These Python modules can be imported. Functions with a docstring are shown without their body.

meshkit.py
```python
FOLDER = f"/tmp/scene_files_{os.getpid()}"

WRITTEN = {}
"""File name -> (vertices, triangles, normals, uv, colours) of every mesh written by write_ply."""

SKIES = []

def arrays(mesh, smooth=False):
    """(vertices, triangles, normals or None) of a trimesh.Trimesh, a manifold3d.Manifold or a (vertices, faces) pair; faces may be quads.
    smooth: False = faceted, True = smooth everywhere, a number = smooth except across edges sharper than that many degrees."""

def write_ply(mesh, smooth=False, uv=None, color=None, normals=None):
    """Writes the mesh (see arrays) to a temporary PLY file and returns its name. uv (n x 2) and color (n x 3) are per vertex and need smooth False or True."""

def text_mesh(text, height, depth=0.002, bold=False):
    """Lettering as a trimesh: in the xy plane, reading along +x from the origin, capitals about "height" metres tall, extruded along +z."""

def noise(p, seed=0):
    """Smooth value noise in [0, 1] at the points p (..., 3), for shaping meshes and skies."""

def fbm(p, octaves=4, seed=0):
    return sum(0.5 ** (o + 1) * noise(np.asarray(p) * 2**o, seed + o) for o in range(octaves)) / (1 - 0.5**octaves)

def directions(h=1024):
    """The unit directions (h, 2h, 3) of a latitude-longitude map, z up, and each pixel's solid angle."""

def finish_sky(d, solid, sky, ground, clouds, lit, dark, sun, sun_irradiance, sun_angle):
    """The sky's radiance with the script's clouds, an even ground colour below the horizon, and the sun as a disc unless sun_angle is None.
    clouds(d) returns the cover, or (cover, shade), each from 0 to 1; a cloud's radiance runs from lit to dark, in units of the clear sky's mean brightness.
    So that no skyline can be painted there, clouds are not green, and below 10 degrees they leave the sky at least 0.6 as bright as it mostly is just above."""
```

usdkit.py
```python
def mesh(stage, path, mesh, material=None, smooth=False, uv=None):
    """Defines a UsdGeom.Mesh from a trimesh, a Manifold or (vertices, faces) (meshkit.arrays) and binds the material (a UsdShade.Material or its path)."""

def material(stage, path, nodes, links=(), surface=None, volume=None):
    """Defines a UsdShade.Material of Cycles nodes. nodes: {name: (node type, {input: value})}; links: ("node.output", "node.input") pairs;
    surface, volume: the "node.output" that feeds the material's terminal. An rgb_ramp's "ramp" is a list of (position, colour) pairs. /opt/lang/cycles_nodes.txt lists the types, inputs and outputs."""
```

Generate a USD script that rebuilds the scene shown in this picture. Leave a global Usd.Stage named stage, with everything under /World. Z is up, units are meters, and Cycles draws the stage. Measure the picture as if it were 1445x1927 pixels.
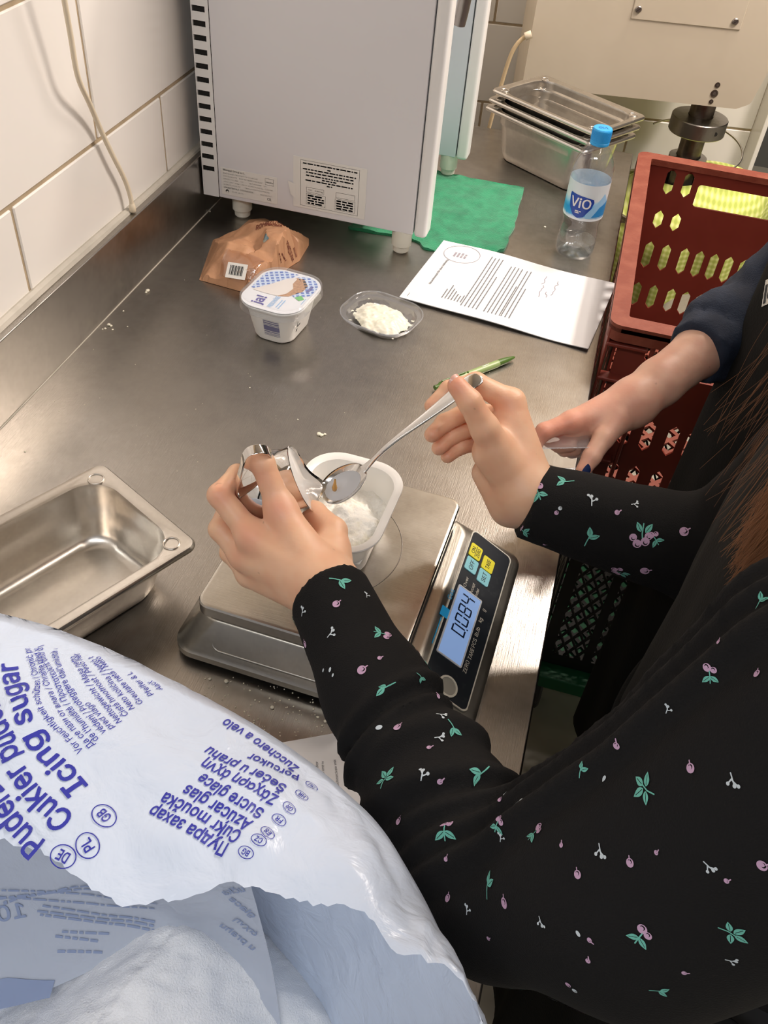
import math, random
import numpy as np, trimesh, manifold3d, shapely
from shapely.geometry import Polygon, LineString, Point, box as sbox
from shapely.ops import unary_union
from shapely import affinity
from scipy.spatial import cKDTree
from pxr import Usd, UsdGeom, UsdLux, UsdShade, Gf, Sdf, Vt
import usdkit, meshkit

# ------------------------------------------------------------------ stage, camera, lights
random.seed(7); rng = np.random.default_rng(7)
stage = Usd.Stage.CreateInMemory()
UsdGeom.SetStageUpAxis(stage, 'Z'); UsdGeom.SetStageMetersPerUnit(stage, 1.0)
UsdGeom.Xform.Define(stage, '/World'); UsdGeom.Scope.Define(stage, '/World/Looks')
T = 0.88                       # height of the worktop; coordinates below are measured from the worktop's surface
W, H, F = 1445, 1927, 1672.9
YAW, PITCH, ROLL = -0.1984, 0.7720, 0.1012
CAM = np.array([0.6304, 0.0, 0.7218])
EXPOSURE = 1.25

def _axes():
    cy, sy, cp, sp, cr, sr = math.cos(YAW), math.sin(YAW), math.cos(PITCH), math.sin(PITCH), math.cos(ROLL), math.sin(ROLL)
    f = np.array([sy*cp, cy*cp, -sp]); r = np.array([cy, -sy, 0]); u = np.cross(r, f)
    return cr*r + sr*u, -sr*r + cr*u, f
CR, CU, CF = _axes()
cam = UsdGeom.Camera.Define(stage, '/World/camera')
m = np.eye(4); m[0, :3] = CR; m[1, :3] = CU; m[2, :3] = -CF; m[3, :3] = CAM + [0, 0, T]
cam.AddTransformOp().Set(Gf.Matrix4d(m.tolist()))
cam.CreateHorizontalApertureAttr(36.0); cam.CreateVerticalApertureAttr(36.0*H/W)
cam.CreateFocalLengthAttr(36.0*F/W); cam.CreateExposureAttr(EXPOSURE); cam.CreateClippingRangeAttr(Gf.Vec2f(0.02, 100))

def ray(px, py): return (px - W/2)/F*CR - (py - H/2)/F*CU + CF
def at(px, py, d): return CAM + ray(px, py)*d                      # a point at the distance d along the lens axis
def atz(px, py, z=0.0): r = ray(px, py); return CAM + r*(z - CAM[2])/r[2]
def aty(px, py, y): r = ray(px, py); return CAM + r*y/r[1]
def atx(px, py, x): r = ray(px, py); return CAM + r*(x - CAM[0])/r[0]

def rect_light(name, loc, size, power, color, look):
    """A ceiling lamp: it hangs at loc and shines towards look."""
    l = UsdLux.RectLight.Define(stage, '/World/' + name)
    z = np.array(loc, float) - np.array(look, float); z /= np.linalg.norm(z)
    x = np.cross([0, 1, 0], z); x /= np.linalg.norm(x); y = np.cross(z, x)
    m = np.eye(4); m[0, :3] = x; m[1, :3] = y; m[2, :3] = z; m[3, :3] = np.array(loc) + [0, 0, T]
    l.AddTransformOp().Set(Gf.Matrix4d(m.tolist()))
    l.CreateWidthAttr(size[0]); l.CreateHeightAttr(size[1]); l.CreateIntensityAttr(power); l.CreateColorAttr(Gf.Vec3f(*color))
WARM = (1.0, 0.88, 0.785); NEUT = (0.95, 0.97, 1.0)
rect_light('lamp_light_side', (1.55, 1.62, 1.60), (0.16, 0.6), 50, WARM, (.75, 1.35, 0))
rect_light('lamp_light_back', (1.02, 2.06, 1.62), (0.45, 0.16), 40, WARM, (.8, 2.3, 0))
rect_light('lamp_light_middle', (1.25, 0.75, 1.66), (0.16, 1.3), 5, WARM, (1.25, 0.75, 0))
rect_light('lamp_light_front', (0.55, -0.75, 1.66), (1.3, 0.3), 6, NEUT, (0.55, -0.75, 0))

# ------------------------------------------------------------------ helpers: prims
used = {}
def numbered(parent, name):
    k = (parent, name); used[k] = used.get(k, -1) + 1
    return name if used[k] == 0 else f'{name}_{used[k]:03d}'
LOC = {}
def tag(p, label=None, cat=None, group=None, kind=None):
    p = p if isinstance(p, Usd.Prim) else p.GetPrim()
    for k, v in (('label', label), ('category', cat), ('group', group), ('kind', kind)):
        if v: p.SetCustomDataByKey(k, v)
    return p
def thing(name, label, cat, loc, group=None, kind=None):
    """An Xform at the thing's base; its children are its parts, built in worktop coordinates."""
    path = '/World/' + numbered('/World', name)
    x = UsdGeom.Xform.Define(stage, path); loc = np.array(loc, float)
    x.AddTranslateOp().Set(Gf.Vec3d(*(loc + [0, 0, T]).tolist())); LOC[path] = loc
    tag(x, label, cat, group, kind); return path
def arr(mesh):
    if hasattr(mesh, 'to_mesh'):
        q = mesh.to_mesh(); return np.array(q.vert_properties[:, :3], float), np.array(q.tri_verts)
    if isinstance(mesh, tuple):
        v, f = np.asarray(mesh[0], float), np.asarray(mesh[1], int)
        if f.shape[1] == 4: f = np.vstack([f[:, [0, 1, 2]], f[:, [0, 2, 3]]])
        return v, f
    return np.array(mesh.vertices, float), np.array(mesh.faces)
def part(parent, name, mesh, mat, smooth=30, label=None, color=None, kind=None):
    """ONE mesh under a thing or a part (or, with parent None, on its own at top level)."""
    v, f = arr(mesh)
    if color is None: u_, i_ = np.unique(f, return_inverse=True); v, f = v[u_], i_.reshape(f.shape)
    if parent is None:
        path = '/World/' + numbered('/World', name); o = (v.min(0) + v.max(0))/2; o[2] = v[:, 2].min(); LOC[path] = o
    else:
        path = parent + '/' + numbered(parent, name); o = LOC[parent]; LOC[path] = o
    pm = usdkit.mesh(stage, path, (v - o, f), mat, smooth=True if color is not None else smooth)
    if parent is None: pm.AddTranslateOp().Set(Gf.Vec3d(*(o + [0, 0, T]).tolist()))
    if color is not None:
        UsdGeom.PrimvarsAPI(pm).CreatePrimvar('tint', Sdf.ValueTypeNames.Color3fArray, 'vertex').Set(Vt.Vec3fArray.FromNumpy(np.asarray(color, np.float32)))
    tag(pm, label=label, kind=kind); return path
def prim(path): return stage.GetPrimAtPath(path)

# ------------------------------------------------------------------ helpers: shapes
def cat(*ms):
    vs, fs, n = [], [], 0
    for q in ms:
        v, f = arr(q); vs.append(v); fs.append(f + n); n += len(v)
    return np.vstack(vs), np.vstack(fs)
def move(mesh, M=None, t=(0, 0, 0)):
    v, f = arr(mesh)
    return (v @ np.asarray(M, float).T if M is not None else v) + np.asarray(t, float), f
def rotz(a): a = math.radians(a); return np.array([[math.cos(a), -math.sin(a), 0], [math.sin(a), math.cos(a), 0], [0, 0, 1]])
def frame(x, y=None, z=None):
    """A matrix whose columns are unit axes; x first, then y made square to it."""
    x = np.array(x, float); x /= np.linalg.norm(x)
    y = np.array(y, float); y -= x*(x @ y); y /= np.linalg.norm(y)
    return np.stack([x, y, np.cross(x, y)], 1)
def rbox(lo, hi, r=0.003, seg=8):
    lo, hi = np.array(lo, float), np.array(hi, float); r = min(r, *((hi - lo)/2*0.98))
    s = manifold3d.Manifold.sphere(r, seg)
    return manifold3d.Manifold.batch_hull([s.translate([x, y, z]) for x in (lo[0]+r, hi[0]-r) for y in (lo[1]+r, hi[1]-r) for z in (lo[2]+r, hi[2]-r)])
def bx(lo, hi):
    b = trimesh.creation.box(np.array(hi, float) - np.array(lo, float)); b.apply_translation((np.array(lo, float) + np.array(hi, float))/2); return b
def rrect(w, d, r, n=6):
    """A rounded rectangle's outline, counter-clockwise, centred on the origin."""
    out = []
    for cx_, cy_, a0 in ((w/2-r, d/2-r, 0), (-w/2+r, d/2-r, 90), (-w/2+r, -d/2+r, 180), (w/2-r, -d/2+r, 270)):
        for k in range(n + 1):
            a = math.radians(a0 + 90*k/n); out.append((cx_ + r*math.cos(a), cy_ + r*math.sin(a)))
    return np.array(out)
def loft(loops, cap0=False, cap1=False, closed=True):
    n = len(loops[0]); v = np.vstack(loops); f = []
    for i in range(len(loops) - 1):
        j = np.arange(n if closed else n - 1); k = (j + 1) % n
        f.append(np.stack([i*n + j, i*n + k, (i+1)*n + k, (i+1)*n + j], 1))
    f = np.vstack(f); f = np.vstack([f[:, [0, 1, 2]], f[:, [0, 2, 3]]])
    for cap, i, flip in ((cap0, 0, True), (cap1, len(loops) - 1, False)):
        if cap:
            c = len(v); v = np.vstack([v, loops[i].mean(0)]); j = np.arange(n); k = (j + 1) % n
            t = np.stack([np.full(n, c), i*n + j, i*n + k], 1); f = np.vstack([f, t[:, [0, 2, 1]] if flip else t])
    return v, f
def rings(specs, n=6, **kw):
    """A loft of level rounded rectangles (w, d, r, z) or with an offset (w, d, r, z, dx, dy)."""
    return loft([np.column_stack([rrect(s[0], s[1], s[2], n) + (s[4:6] if len(s) > 4 else (0, 0)), np.full(4*(n+1), s[3])]) for s in specs], **kw)
def lathe(profile, n=40, cap0=False, cap1=False):
    a = np.linspace(0, 2*np.pi, n, endpoint=False)
    return loft([np.column_stack([r*np.cos(a), r*np.sin(a), np.full(n, z)]) for r, z in profile], cap0, cap1)
def smooth_path(pts, n=40):
    from scipy.interpolate import CubicSpline
    p = np.array(pts, float); s = np.r_[0, np.cumsum(np.linalg.norm(np.diff(p, axis=0), axis=1))]
    return CubicSpline(s, p)(np.linspace(0, s[-1], n))
def tube(path, r, n=10, caps=True, flat=None, up=None):
    """A swept tube. r: a number or one per point; flat: height over width; up: which way the flat side looks."""
    p = np.asarray(path, float); t = np.gradient(p, axis=0); t /= np.linalg.norm(t, axis=1, keepdims=True) + 1e-12
    r = np.broadcast_to(r, len(p)); a = np.array(up if up is not None else ([0, 0, 1] if abs(t[0][2]) < .9 else [1, 0, 0]), float)
    loops, ang = [], np.linspace(0, 2*np.pi, n, endpoint=False)
    fl = np.broadcast_to(1.0 if flat is None else flat, len(p))
    for i in range(len(p)):
        a = a - t[i]*(a @ t[i]); a /= np.linalg.norm(a); b = np.cross(t[i], a)
        loops.append(p[i] + r[i]*(np.cos(ang)[:, None]*b + np.sin(ang)[:, None]*a*fl[i]))
    return loft(loops, caps, caps)
def plate(poly, h):
    """A polygon (shapely, in xy) as a slab from z = 0 to z = h."""
    return cat(*[trimesh.creation.extrude_polygon(g, h, engine='earcut') for g in getattr(poly, 'geoms', [poly]) if g.area > 0])
def place(mesh, o, x, y):
    """Turns a mesh's own x, y to the directions x, y and its origin to o."""
    return move(mesh, frame(x, y), o)
def split_long(v, f, L):
    for _ in range(6):
        e = np.max([np.linalg.norm(v[f[:, i]] - v[f[:, (i+1) % 3]], axis=1) for i in range(3)], axis=0)
        bad = e > L
        if not bad.any(): break
        v, f = trimesh.remesh.subdivide(v, f, np.nonzero(bad)[0])
    return v, f
_text = {}
def text(s, h, bold=False):
    """Flat lettering in the xy plane, starting at the origin, capitals h tall."""
    if (s, bold) not in _text:
        v, f = arr(meshkit.text_mesh(s, 1.0, 0.01, bold)); n = np.cross(v[f[:, 1]] - v[f[:, 0]], v[f[:, 2]] - v[f[:, 0]])
        f = f[n[:, 2] > 1e-12]; u, i = np.unique(f, return_inverse=True); v = v[u]; v[:, 2] = 0; _text[s, bold] = (v, i.reshape(f.shape))
    v, f = _text[s, bold]; return v*h, f
def text_fit(s, h, w, bold=False):
    v, f = text(s, h, bold); return v*[w/max(v[:, 0].max(), 1e-6), 1, 1], f
def bars(w, h, seed, gap=0.25):
    """A line of print too small to read: a row of word-long dashes."""
    q = random.Random(seed); x, out = 0, []
    while x < w - h:
        l = min(h*q.uniform(1.2, 5), w - x); out.append(((x, 0), (x + l, h))); x += l + h*.7
    v, f = [], []
    for (a, b), (c, d) in out:
        n = len(v); v += [(a, b, 0), (c, b, 0), (c, d, 0), (a, d, 0)]; f += [(n, n+1, n+2), (n, n+2, n+3)]
    return np.array(v, float), np.array(f)
def rectf(x0, y0, x1, y1): return np.array([(x0, y0, 0), (x1, y0, 0), (x1, y1, 0), (x0, y1, 0)], float), np.array([(0, 1, 2), (0, 2, 3)])
def outline(x0, y0, x1, y1, t):
    return cat(rectf(x0, y0, x1, y0+t), rectf(x0, y1-t, x1, y1), rectf(x0, y0, x0+t, y1), rectf(x1-t, y0, x1, y1))
def polyf(poly):
    v, f = [], []
    for g in getattr(poly, 'geoms', [poly]):
        if g.is_empty or g.area <= 0: continue
        a, b = trimesh.creation.triangulate_polygon(g, engine='earcut'); v.append((np.column_stack([a, np.zeros(len(a))]), b))
    return cat(*v)
def at2(mesh, x, y, a=0, s=1): return move(mesh, rotz(a)*s, (x, y, 0))
class Skin:
    """A surface that prints can be laid on: dense samples of a mesh with their normals."""
    def __init__(self, mesh, step=0.002, out=1):
        v, f = arr(mesh); v, f = split_long(v, f, step); tm = trimesh.Trimesh(v, f, process=True)
        self.p, self.n = np.array(tm.vertices), np.array(tm.vertex_normals)*out; self.tree = cKDTree(self.p)
    def lay(self, v, lift=0.0004):
        d, i = self.tree.query(v, k=4); w = 1/(d + 1e-5); w /= w.sum(1, keepdims=True)
        n = (self.n[i]*w[..., None]).sum(1); n /= np.linalg.norm(n, axis=1, keepdims=True); c = (self.p[i]*w[..., None]).sum(1)
        return v - n*((v - c)*n).sum(1, keepdims=True) + n*lift
    def normal(self, p): return self.n[self.tree.query(p)[1]]
    def decal(self, mesh, o, x, y=None, lift=0.0004, L=0.006):
        """Lays a flat mesh on the surface round o, its x along x."""
        o = np.array(o, float); n = self.normal(o); x = np.array(x, float); x -= n*(x @ n)
        v, f = arr(mesh); v, f = split_long(v, f, L)
        return self.lay(move((v, f), frame(x, np.cross(n, x)), o)[0], lift), f
    def hit(self, px, py):
        """Where the line of sight through a point of the picture meets this surface."""
        r = ray(px, py); r = r/np.linalg.norm(r); d = self.p - CAM; t = d @ r; e = np.linalg.norm(d - t[:, None]*r, axis=1)
        e = np.where((self.n @ r) < 0.1, e, 9); near = np.nonzero(e < e.min() + 0.003)[0]
        return self.p[near[np.argmin(t[near])]]

# ------------------------------------------------------------------ materials
def mat(name, color, rough=0.5, metal=0.0, vary=None, bump=None, **kw):
    """vary: (scale, second colour, contrast lo, hi); bump: (scale, strength, stretch)."""
    path = '/World/Looks/' + name
    n = {'p': ('principled_bsdf', {'base_color': color, 'roughness': rough, 'metallic': metal, **kw})}; l = []
    n['tc'] = ('texture_coordinate', {})
    if vary:
        n['n1'] = ('noise_texture', {'scale': vary[0], 'detail': 4.0, 'roughness': .6}); l.append(('tc.object', 'n1.vector'))
        n['r1'] = ('rgb_ramp', {'ramp': [(vary[2], color), (vary[3], vary[1])]}); l += [('n1.fac', 'r1.fac'), ('r1.color', 'p.base_color')]
    if bump:
        n['m2'] = ('mapping', {'scale': bump[2] if len(bump) > 2 else (1, 1, 1)}); l.append(('tc.object', 'm2.vector'))
        n['n2'] = ('noise_texture', {'scale': bump[0], 'detail': 3.0}); n['b2'] = ('bump', {'strength': bump[1], 'distance': .002})
        l += [('m2.vector', 'n2.vector'), ('n2.fac', 'b2.height'), ('b2.normal', 'p.normal')]
    return usdkit.material(stage, path, n, l, surface='p.BSDF')
def tint_mat(name, rough=0.6, bump=None, **kw):
    n = {'a': ('attribute', {'attribute': 'tint'}), 'p': ('principled_bsdf', {'roughness': rough, **kw}), 'tc': ('texture_coordinate', {})}; l = [('a.color', 'p.base_color')]
    if bump:
        n['n2'] = ('noise_texture', {'scale': bump[0], 'detail': 3.0}); n['b2'] = ('bump', {'strength': bump[1], 'distance': .001})
        l += [('tc.object', 'n2.vector'), ('n2.fac', 'b2.height'), ('b2.normal', 'p.normal')]
    return usdkit.material(stage, '/World/Looks/' + name, n, l, surface='p.BSDF')
def steel(name, color=(.60, .575, .54), r0=.22, r1=.42, scratch=0.15, stretch=(3, 120, 3), smudge=6):
    n = {'tc': ('texture_coordinate', {}), 'n1': ('noise_texture', {'scale': float(smudge), 'detail': 5.0, 'roughness': .65}),
         'mr': ('map_range', {'from_min': .3, 'from_max': .7, 'to_min': r0, 'to_max': r1, 'clamp': True}),
         'm2': ('mapping', {'scale': stretch}), 'n2': ('noise_texture', {'scale': 12.0, 'detail': 3.0}), 'b': ('bump', {'strength': scratch, 'distance': .0006}),
         'p': ('principled_bsdf', {'base_color': color, 'metallic': 1.0})}
    l = [('tc.object', 'n1.vector'), ('n1.fac', 'mr.value'), ('mr.result', 'p.roughness'), ('tc.object', 'm2.vector'), ('m2.vector', 'n2.vector'), ('n2.fac', 'b.height'), ('b.normal', 'p.normal')]
    return usdkit.material(stage, '/World/Looks/' + name, n, l, surface='p.BSDF')
def clear(name, tint=(.97, .985, 1), gloss=.06, rough=.03, frost=0.0):
    """A thin clear plastic wall: mostly see-through, with reflections."""
    n = {'t': ('transparent_bsdf', {'color': tint}), 'g': ('glossy_bsdf', {'color': (1, 1, 1), 'roughness': rough}), 'fr': ('layer_weight', {'blend': .5}), 'pw': ('math', {'math_type': 'power', 'value2': 3.2}), 'mx': ('mix_closure', {}),
         'd': ('diffuse_bsdf', {'color': (.9, .92, .95)}), 'm2': ('mix_closure', {'fac': frost}), 'ma': ('math', {'math_type': 'multiply_add', 'value2': .55, 'value3': gloss})}
    l = [('fr.facing', 'pw.value1'), ('pw.value', 'ma.value1'), ('ma.value', 'mx.fac'), ('t.BSDF', 'm2.closure1'), ('d.BSDF', 'm2.closure2'), ('m2.closure', 'mx.closure1'), ('g.BSDF', 'mx.closure2')]
    return usdkit.material(stage, '/World/Looks/' + name, n, l, surface='mx.closure')
def film(name, color, trans=.35, rough=.35, bump=None):
    """Thin plastic or paper that light shines through a little."""
    n = {'p': ('principled_bsdf', {'base_color': color, 'roughness': rough}), 't': ('translucent_bsdf', {'color': color}), 'mx': ('mix_closure', {'fac': trans}), 'tc': ('texture_coordinate', {})}
    l = [('p.BSDF', 'mx.closure1'), ('t.BSDF', 'mx.closure2')]
    if bump:
        n['n2'] = ('noise_texture', {'scale': bump[0], 'detail': 4.0, 'distortion': .6}); n['b2'] = ('bump', {'strength': bump[1], 'distance': .004})
        l += [('tc.object', 'n2.vector'), ('n2.fac', 'b2.height'), ('b2.normal', 'p.normal')]
    return usdkit.material(stage, '/World/Looks/' + name, n, l, surface='mx.closure')
M = {}
M['top_steel'] = steel('worktop_steel', (.385, .362, .332), .24, .40, .22, (90, 4, 3), 5)
M['pan_steel'] = steel('pan_steel', (.62, .585, .535), .24, .34, .05, (30, 30, 30), 8)
M['bright_steel'] = mat('polished_steel', (.70, .68, .66), .07, 1.0)
M['spoon_steel'] = mat('spoon_steel', (.72, .71, .70), .13, 1.0)
M['scale_steel'] = steel('scale_steel', (.42, .40, .355), .28, .40, .12, (60, 4, 4), 9)
M['dull_steel'] = mat('dull_steel', (.33, .31, .29), .38, 1.0, bump=(90, .3))
M['shaft'] = mat('greasy_shaft_steel', (.16, .13, .11), .35, .9, vary=(25, (.30, .26, .22), .4, .7))
M['tile'] = mat('glazed_tile', (.83, .80, .76), .22, bump=(9, .06))
M['grout'] = mat('grout', (.46, .36, .24), .9, vary=(30, (.36, .28, .18), .35, .7))
M['caulk'] = mat('caulk', (.56, .52, .45), .6, vary=(18, (.45, .42, .36), .4, .7))
M['plaster'] = mat('plaster', (.46, .44, .41), .9)
M['floor'] = mat('floor_coating', (.66, .63, .53), .45, vary=(7, (.56, .53, .44), .35, .7), bump=(60, .15))
M['grey_door'] = mat('grey_door', (.17, .175, .165), .6)
M['white_paint'] = mat('white_enamel', (.74, .735, .76), .38)
M['door_white'] = mat('white_door_edge', (.80, .80, .79), .35)
M['grey_paint'] = mat('white_enamel_shaded', (.60, .66, .72), .4)  # white enamel of the far panel, its bluish shade put into the colour
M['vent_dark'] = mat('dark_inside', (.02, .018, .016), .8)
M['foot'] = mat('cream_plastic', (.74, .73, .64), .45)
M['label'] = mat('label_paper', (.80, .79, .75), .5)
M['ink'] = mat('black_ink', (.02, .02, .025), .6)
M['grey_ink'] = mat('grey_ink', (.17, .17, .18), .7)
M['cord'] = mat('cream_cord', (.76, .66, .50), .45)
M['cable_tan'] = mat('tan_cable', (.66, .50, .30), .5)
M['mixer'] = mat('cream_machine_paint', (.66, .58, .46), .42, vary=(4, (.60, .52, .40), .4, .8), bump=(40, .04))
M['red'] = mat('red_brown_plastic', (.215, .036, .022), .42, vary=(9, (.26, .05, .033), .4, .75), bump=(120, .06))
M['red_worn'] = mat('worn_red_plastic', (.20, .040, .020), .6, vary=(35, (.27, .075, .042), .40, .78), bump=(150, .25))
M['black_crate'] = mat('black_plastic', (.013, .012, .012), .5)
M['green_plastic'] = mat('green_plastic', (.012, .14, .055), .45)
M['rubber'] = mat('grey_rubber', (.06, .06, .058), .6)
M['green_cloth'] = mat('green_microfibre', (.018, .27, .125), .95, vary=(38, (.010, .17, .08), .40, .72), bump=(420, .7), sheen_weight=.3)
M['paper'] = mat('white_paper', (.76, .76, .77), .7)
M['pen_green'] = mat('pen_pale_green', (.30, .40, .16), .35)
M['pen_dark'] = mat('pen_dark_green', (.075, .15, .025), .35)
M['white_plastic'] = mat('white_tub_plastic', (.85, .84, .80), .32, subsurface_weight=.15, subsurface_radius=(.01, .01, .008), subsurface_scale=.5)
M['clear'] = clear('clear_plastic'); M['clear_lid'] = clear('clear_lid_plastic', (.95, .97, 1), .09, .05, .07)
M['bottle'] = clear('bottle_plastic', (.975, .985, 1), .06, .02)
M['water'] = clear('water', (.90, .95, .98), .05, .0)
M['cap_blue'] = mat('cap_blue', (.03, .36, .78), .4)
# ------------------------------------------------------------------ the room
X = lambda name, mesh, m, smooth=False: tag(prim(part(None, name, mesh, M[m], smooth)), kind='structure') and '/World/' + name
X('floor', bx((-.05, -1.8, -T-.1), (3.6, 5.2, -T)), 'floor')
X('ceiling', bx((-.05, -1.8, 1.72), (3.6, 5.2, 1.82)), 'plaster')
X('wall_front', bx((-.05, -1.9, -T), (3.6, -1.8, 1.72)), 'plaster')
X('wall_right', bx((3.5, -1.8, -T), (3.6, 5.2, 1.72)), 'plaster')
X('wall_far', bx((-.05, 4.4, -T), (3.6, 4.5, 1.72)), 'grey_door')
def tiled(name, along, up, o, nrm, u0, u1, zs, wide, offs, thick=.007, joint=.0055):
    """A tiled wall: the grout bed and every tile as a piece of its own. o: a point of the tile face, nrm: the way it faces."""
    along, nrm = np.array(along, float), np.array(nrm, float)
    Fm = np.stack([along, up, np.cross(along, up)], 1); s = 1 if Fm[:, 2] @ nrm > 0 else -1
    sub = bx((u0, -T, -.06), (u1, 1.72, -.0025)) if s > 0 else bx((u0, -T, .0025), (u1, 1.72, .06))
    w = X(name, move(sub, Fm, o), 'grout')
    base = rbox((joint/2, joint/2, -thick), (wide - joint/2, 1 - joint/2, 0), .0016, 4)
    for i in range(len(zs) - 1):
        u = u0 + offs[i % 2] - wide
        while u < u1:
            a, b = max(u, u0) + joint/2, min(u + wide, u1) - joint/2
            if b - a > .01:
                t = rbox((a, zs[i] + joint/2, -thick), (b, zs[i+1] - joint/2, 0), .0016, 4) if s > 0 else rbox((a, zs[i] + joint/2, 0), (b, zs[i+1] - joint/2, thick), .0016, 4)
                part(w, 'tile', move(t, Fm, np.array(o) + [0, 0, 0]), M['tile'], 20)
            u += wide
    return w
XW = -0.021
zl = [.0235, .2185, .4135, .6085, .8035, .9985, 1.1935]
UP = np.array([0, 0, 1.0])
tiled('wall_left', (0, 1, 0), UP, (XW, 0, 0), (1, 0, 0), -1.0, 2.36, zl, .395, (.273, .085))
A = math.radians(10.5); BW0 = np.array([.5, 2.46, 0.])
bd = np.array([math.cos(A), math.sin(A), 0]); bn = np.array([math.sin(A), -math.cos(A), 0])
zb = [-.501, -.311, -.121, .068, .257, .446, .635, .824]
tiled('wall_back', bd, UP, BW0, bn, -.56, .502, zb, .395, (.155, .352))
# white edge strip where the tiled wall ends, and the darker passage behind it
X('trim_1', move(rbox((.500, -T, -.012), (.512, 1.72, .07), .002), np.stack([bd, UP, np.cross(bd, UP)], 1), BW0 + bn*.004), 'tile')

# ------------------------------------------------------------------ the steel worktop and its upstand
wt = thing('worktop', 'long brushed stainless steel worktop with an upstand along the tiled wall', 'worktop', (.34, .5, -T))
part(wt, 'tabletop', rbox((-.005, -1.0, -.04), (.6924, 1.932, 0), .0025), M['top_steel'])
up = part(wt, 'upstand', cat(rbox((-.019, -1.0, -.03), (0, 1.932, .1015), .002)), M['top_steel'])
part(wt, 'seam', bx((-.0006, -1.0, -.001), (.0012, 1.931, .0009)), M['caulk'], label='pale joint line between worktop and upstand')
part(wt, 'sealant', cat(tube([(-.0165, y, .1005 + .002*math.sin(9*y)) for y in np.linspace(-1, 1.92, 90)], .0075, 8)), M['caulk'], label='soft grey sealant bead on the upstand')
for x in (.05, .63):
    for y in (-.9, .5, 1.86):
        lg = part(wt, 'leg', rbox((x-.02, y-.02, -T+.03), (x+.02, y+.02, -.04), .003), M['dull_steel'])
        part(lg, 'foot', move(lathe([(.012, 0), (.022, .004), (.022, .012), (.013, .03)], 20, True, True), t=(x, y, -T)), M['rubber'])
part(wt, 'under_rail', cat(rbox((.03, -.9, -.12), (.07, 1.86, -.09)), rbox((.61, -.9, -.12), (.65, 1.86, -.09))), M['dull_steel'])

# ------------------------------------------------------------------ ceiling lamps (above the picture) that carry the area lights
for nm, lab, x0, x1, y0, y1, z in (('ceiling_lamp', 'long ceiling lamp over the mixer', 1.47, 1.63, 1.32, 1.92, 1.65), ('ceiling_lamp', 'wide ceiling lamp before the back wall', .79, 1.25, 1.98, 2.14, 1.665), ('ceiling_lamp', 'long ceiling lamp over the worktop end', 1.15, 1.35, .05, 1.45, 1.665), ('ceiling_lamp', 'crosswise ceiling lamp behind the cooks', -.05+.06, 1.25, -.92, -.58, 1.665)):
    t = thing(nm, lab, 'lamp', ((x0+x1)/2, (y0+y1)/2, z)); part(t, 'housing', rbox((x0-.01, y0-.01, z), (x1+.01, y1+.01, z+.05), .006), M['door_white']); part(t, 'mount', bx(((x0+x1)/2-.02, (y0+y1)/2-.02, z+.05), ((x0+x1)/2+.02, (y0+y1)/2+.02, 1.72)), M['door_white'])
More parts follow.
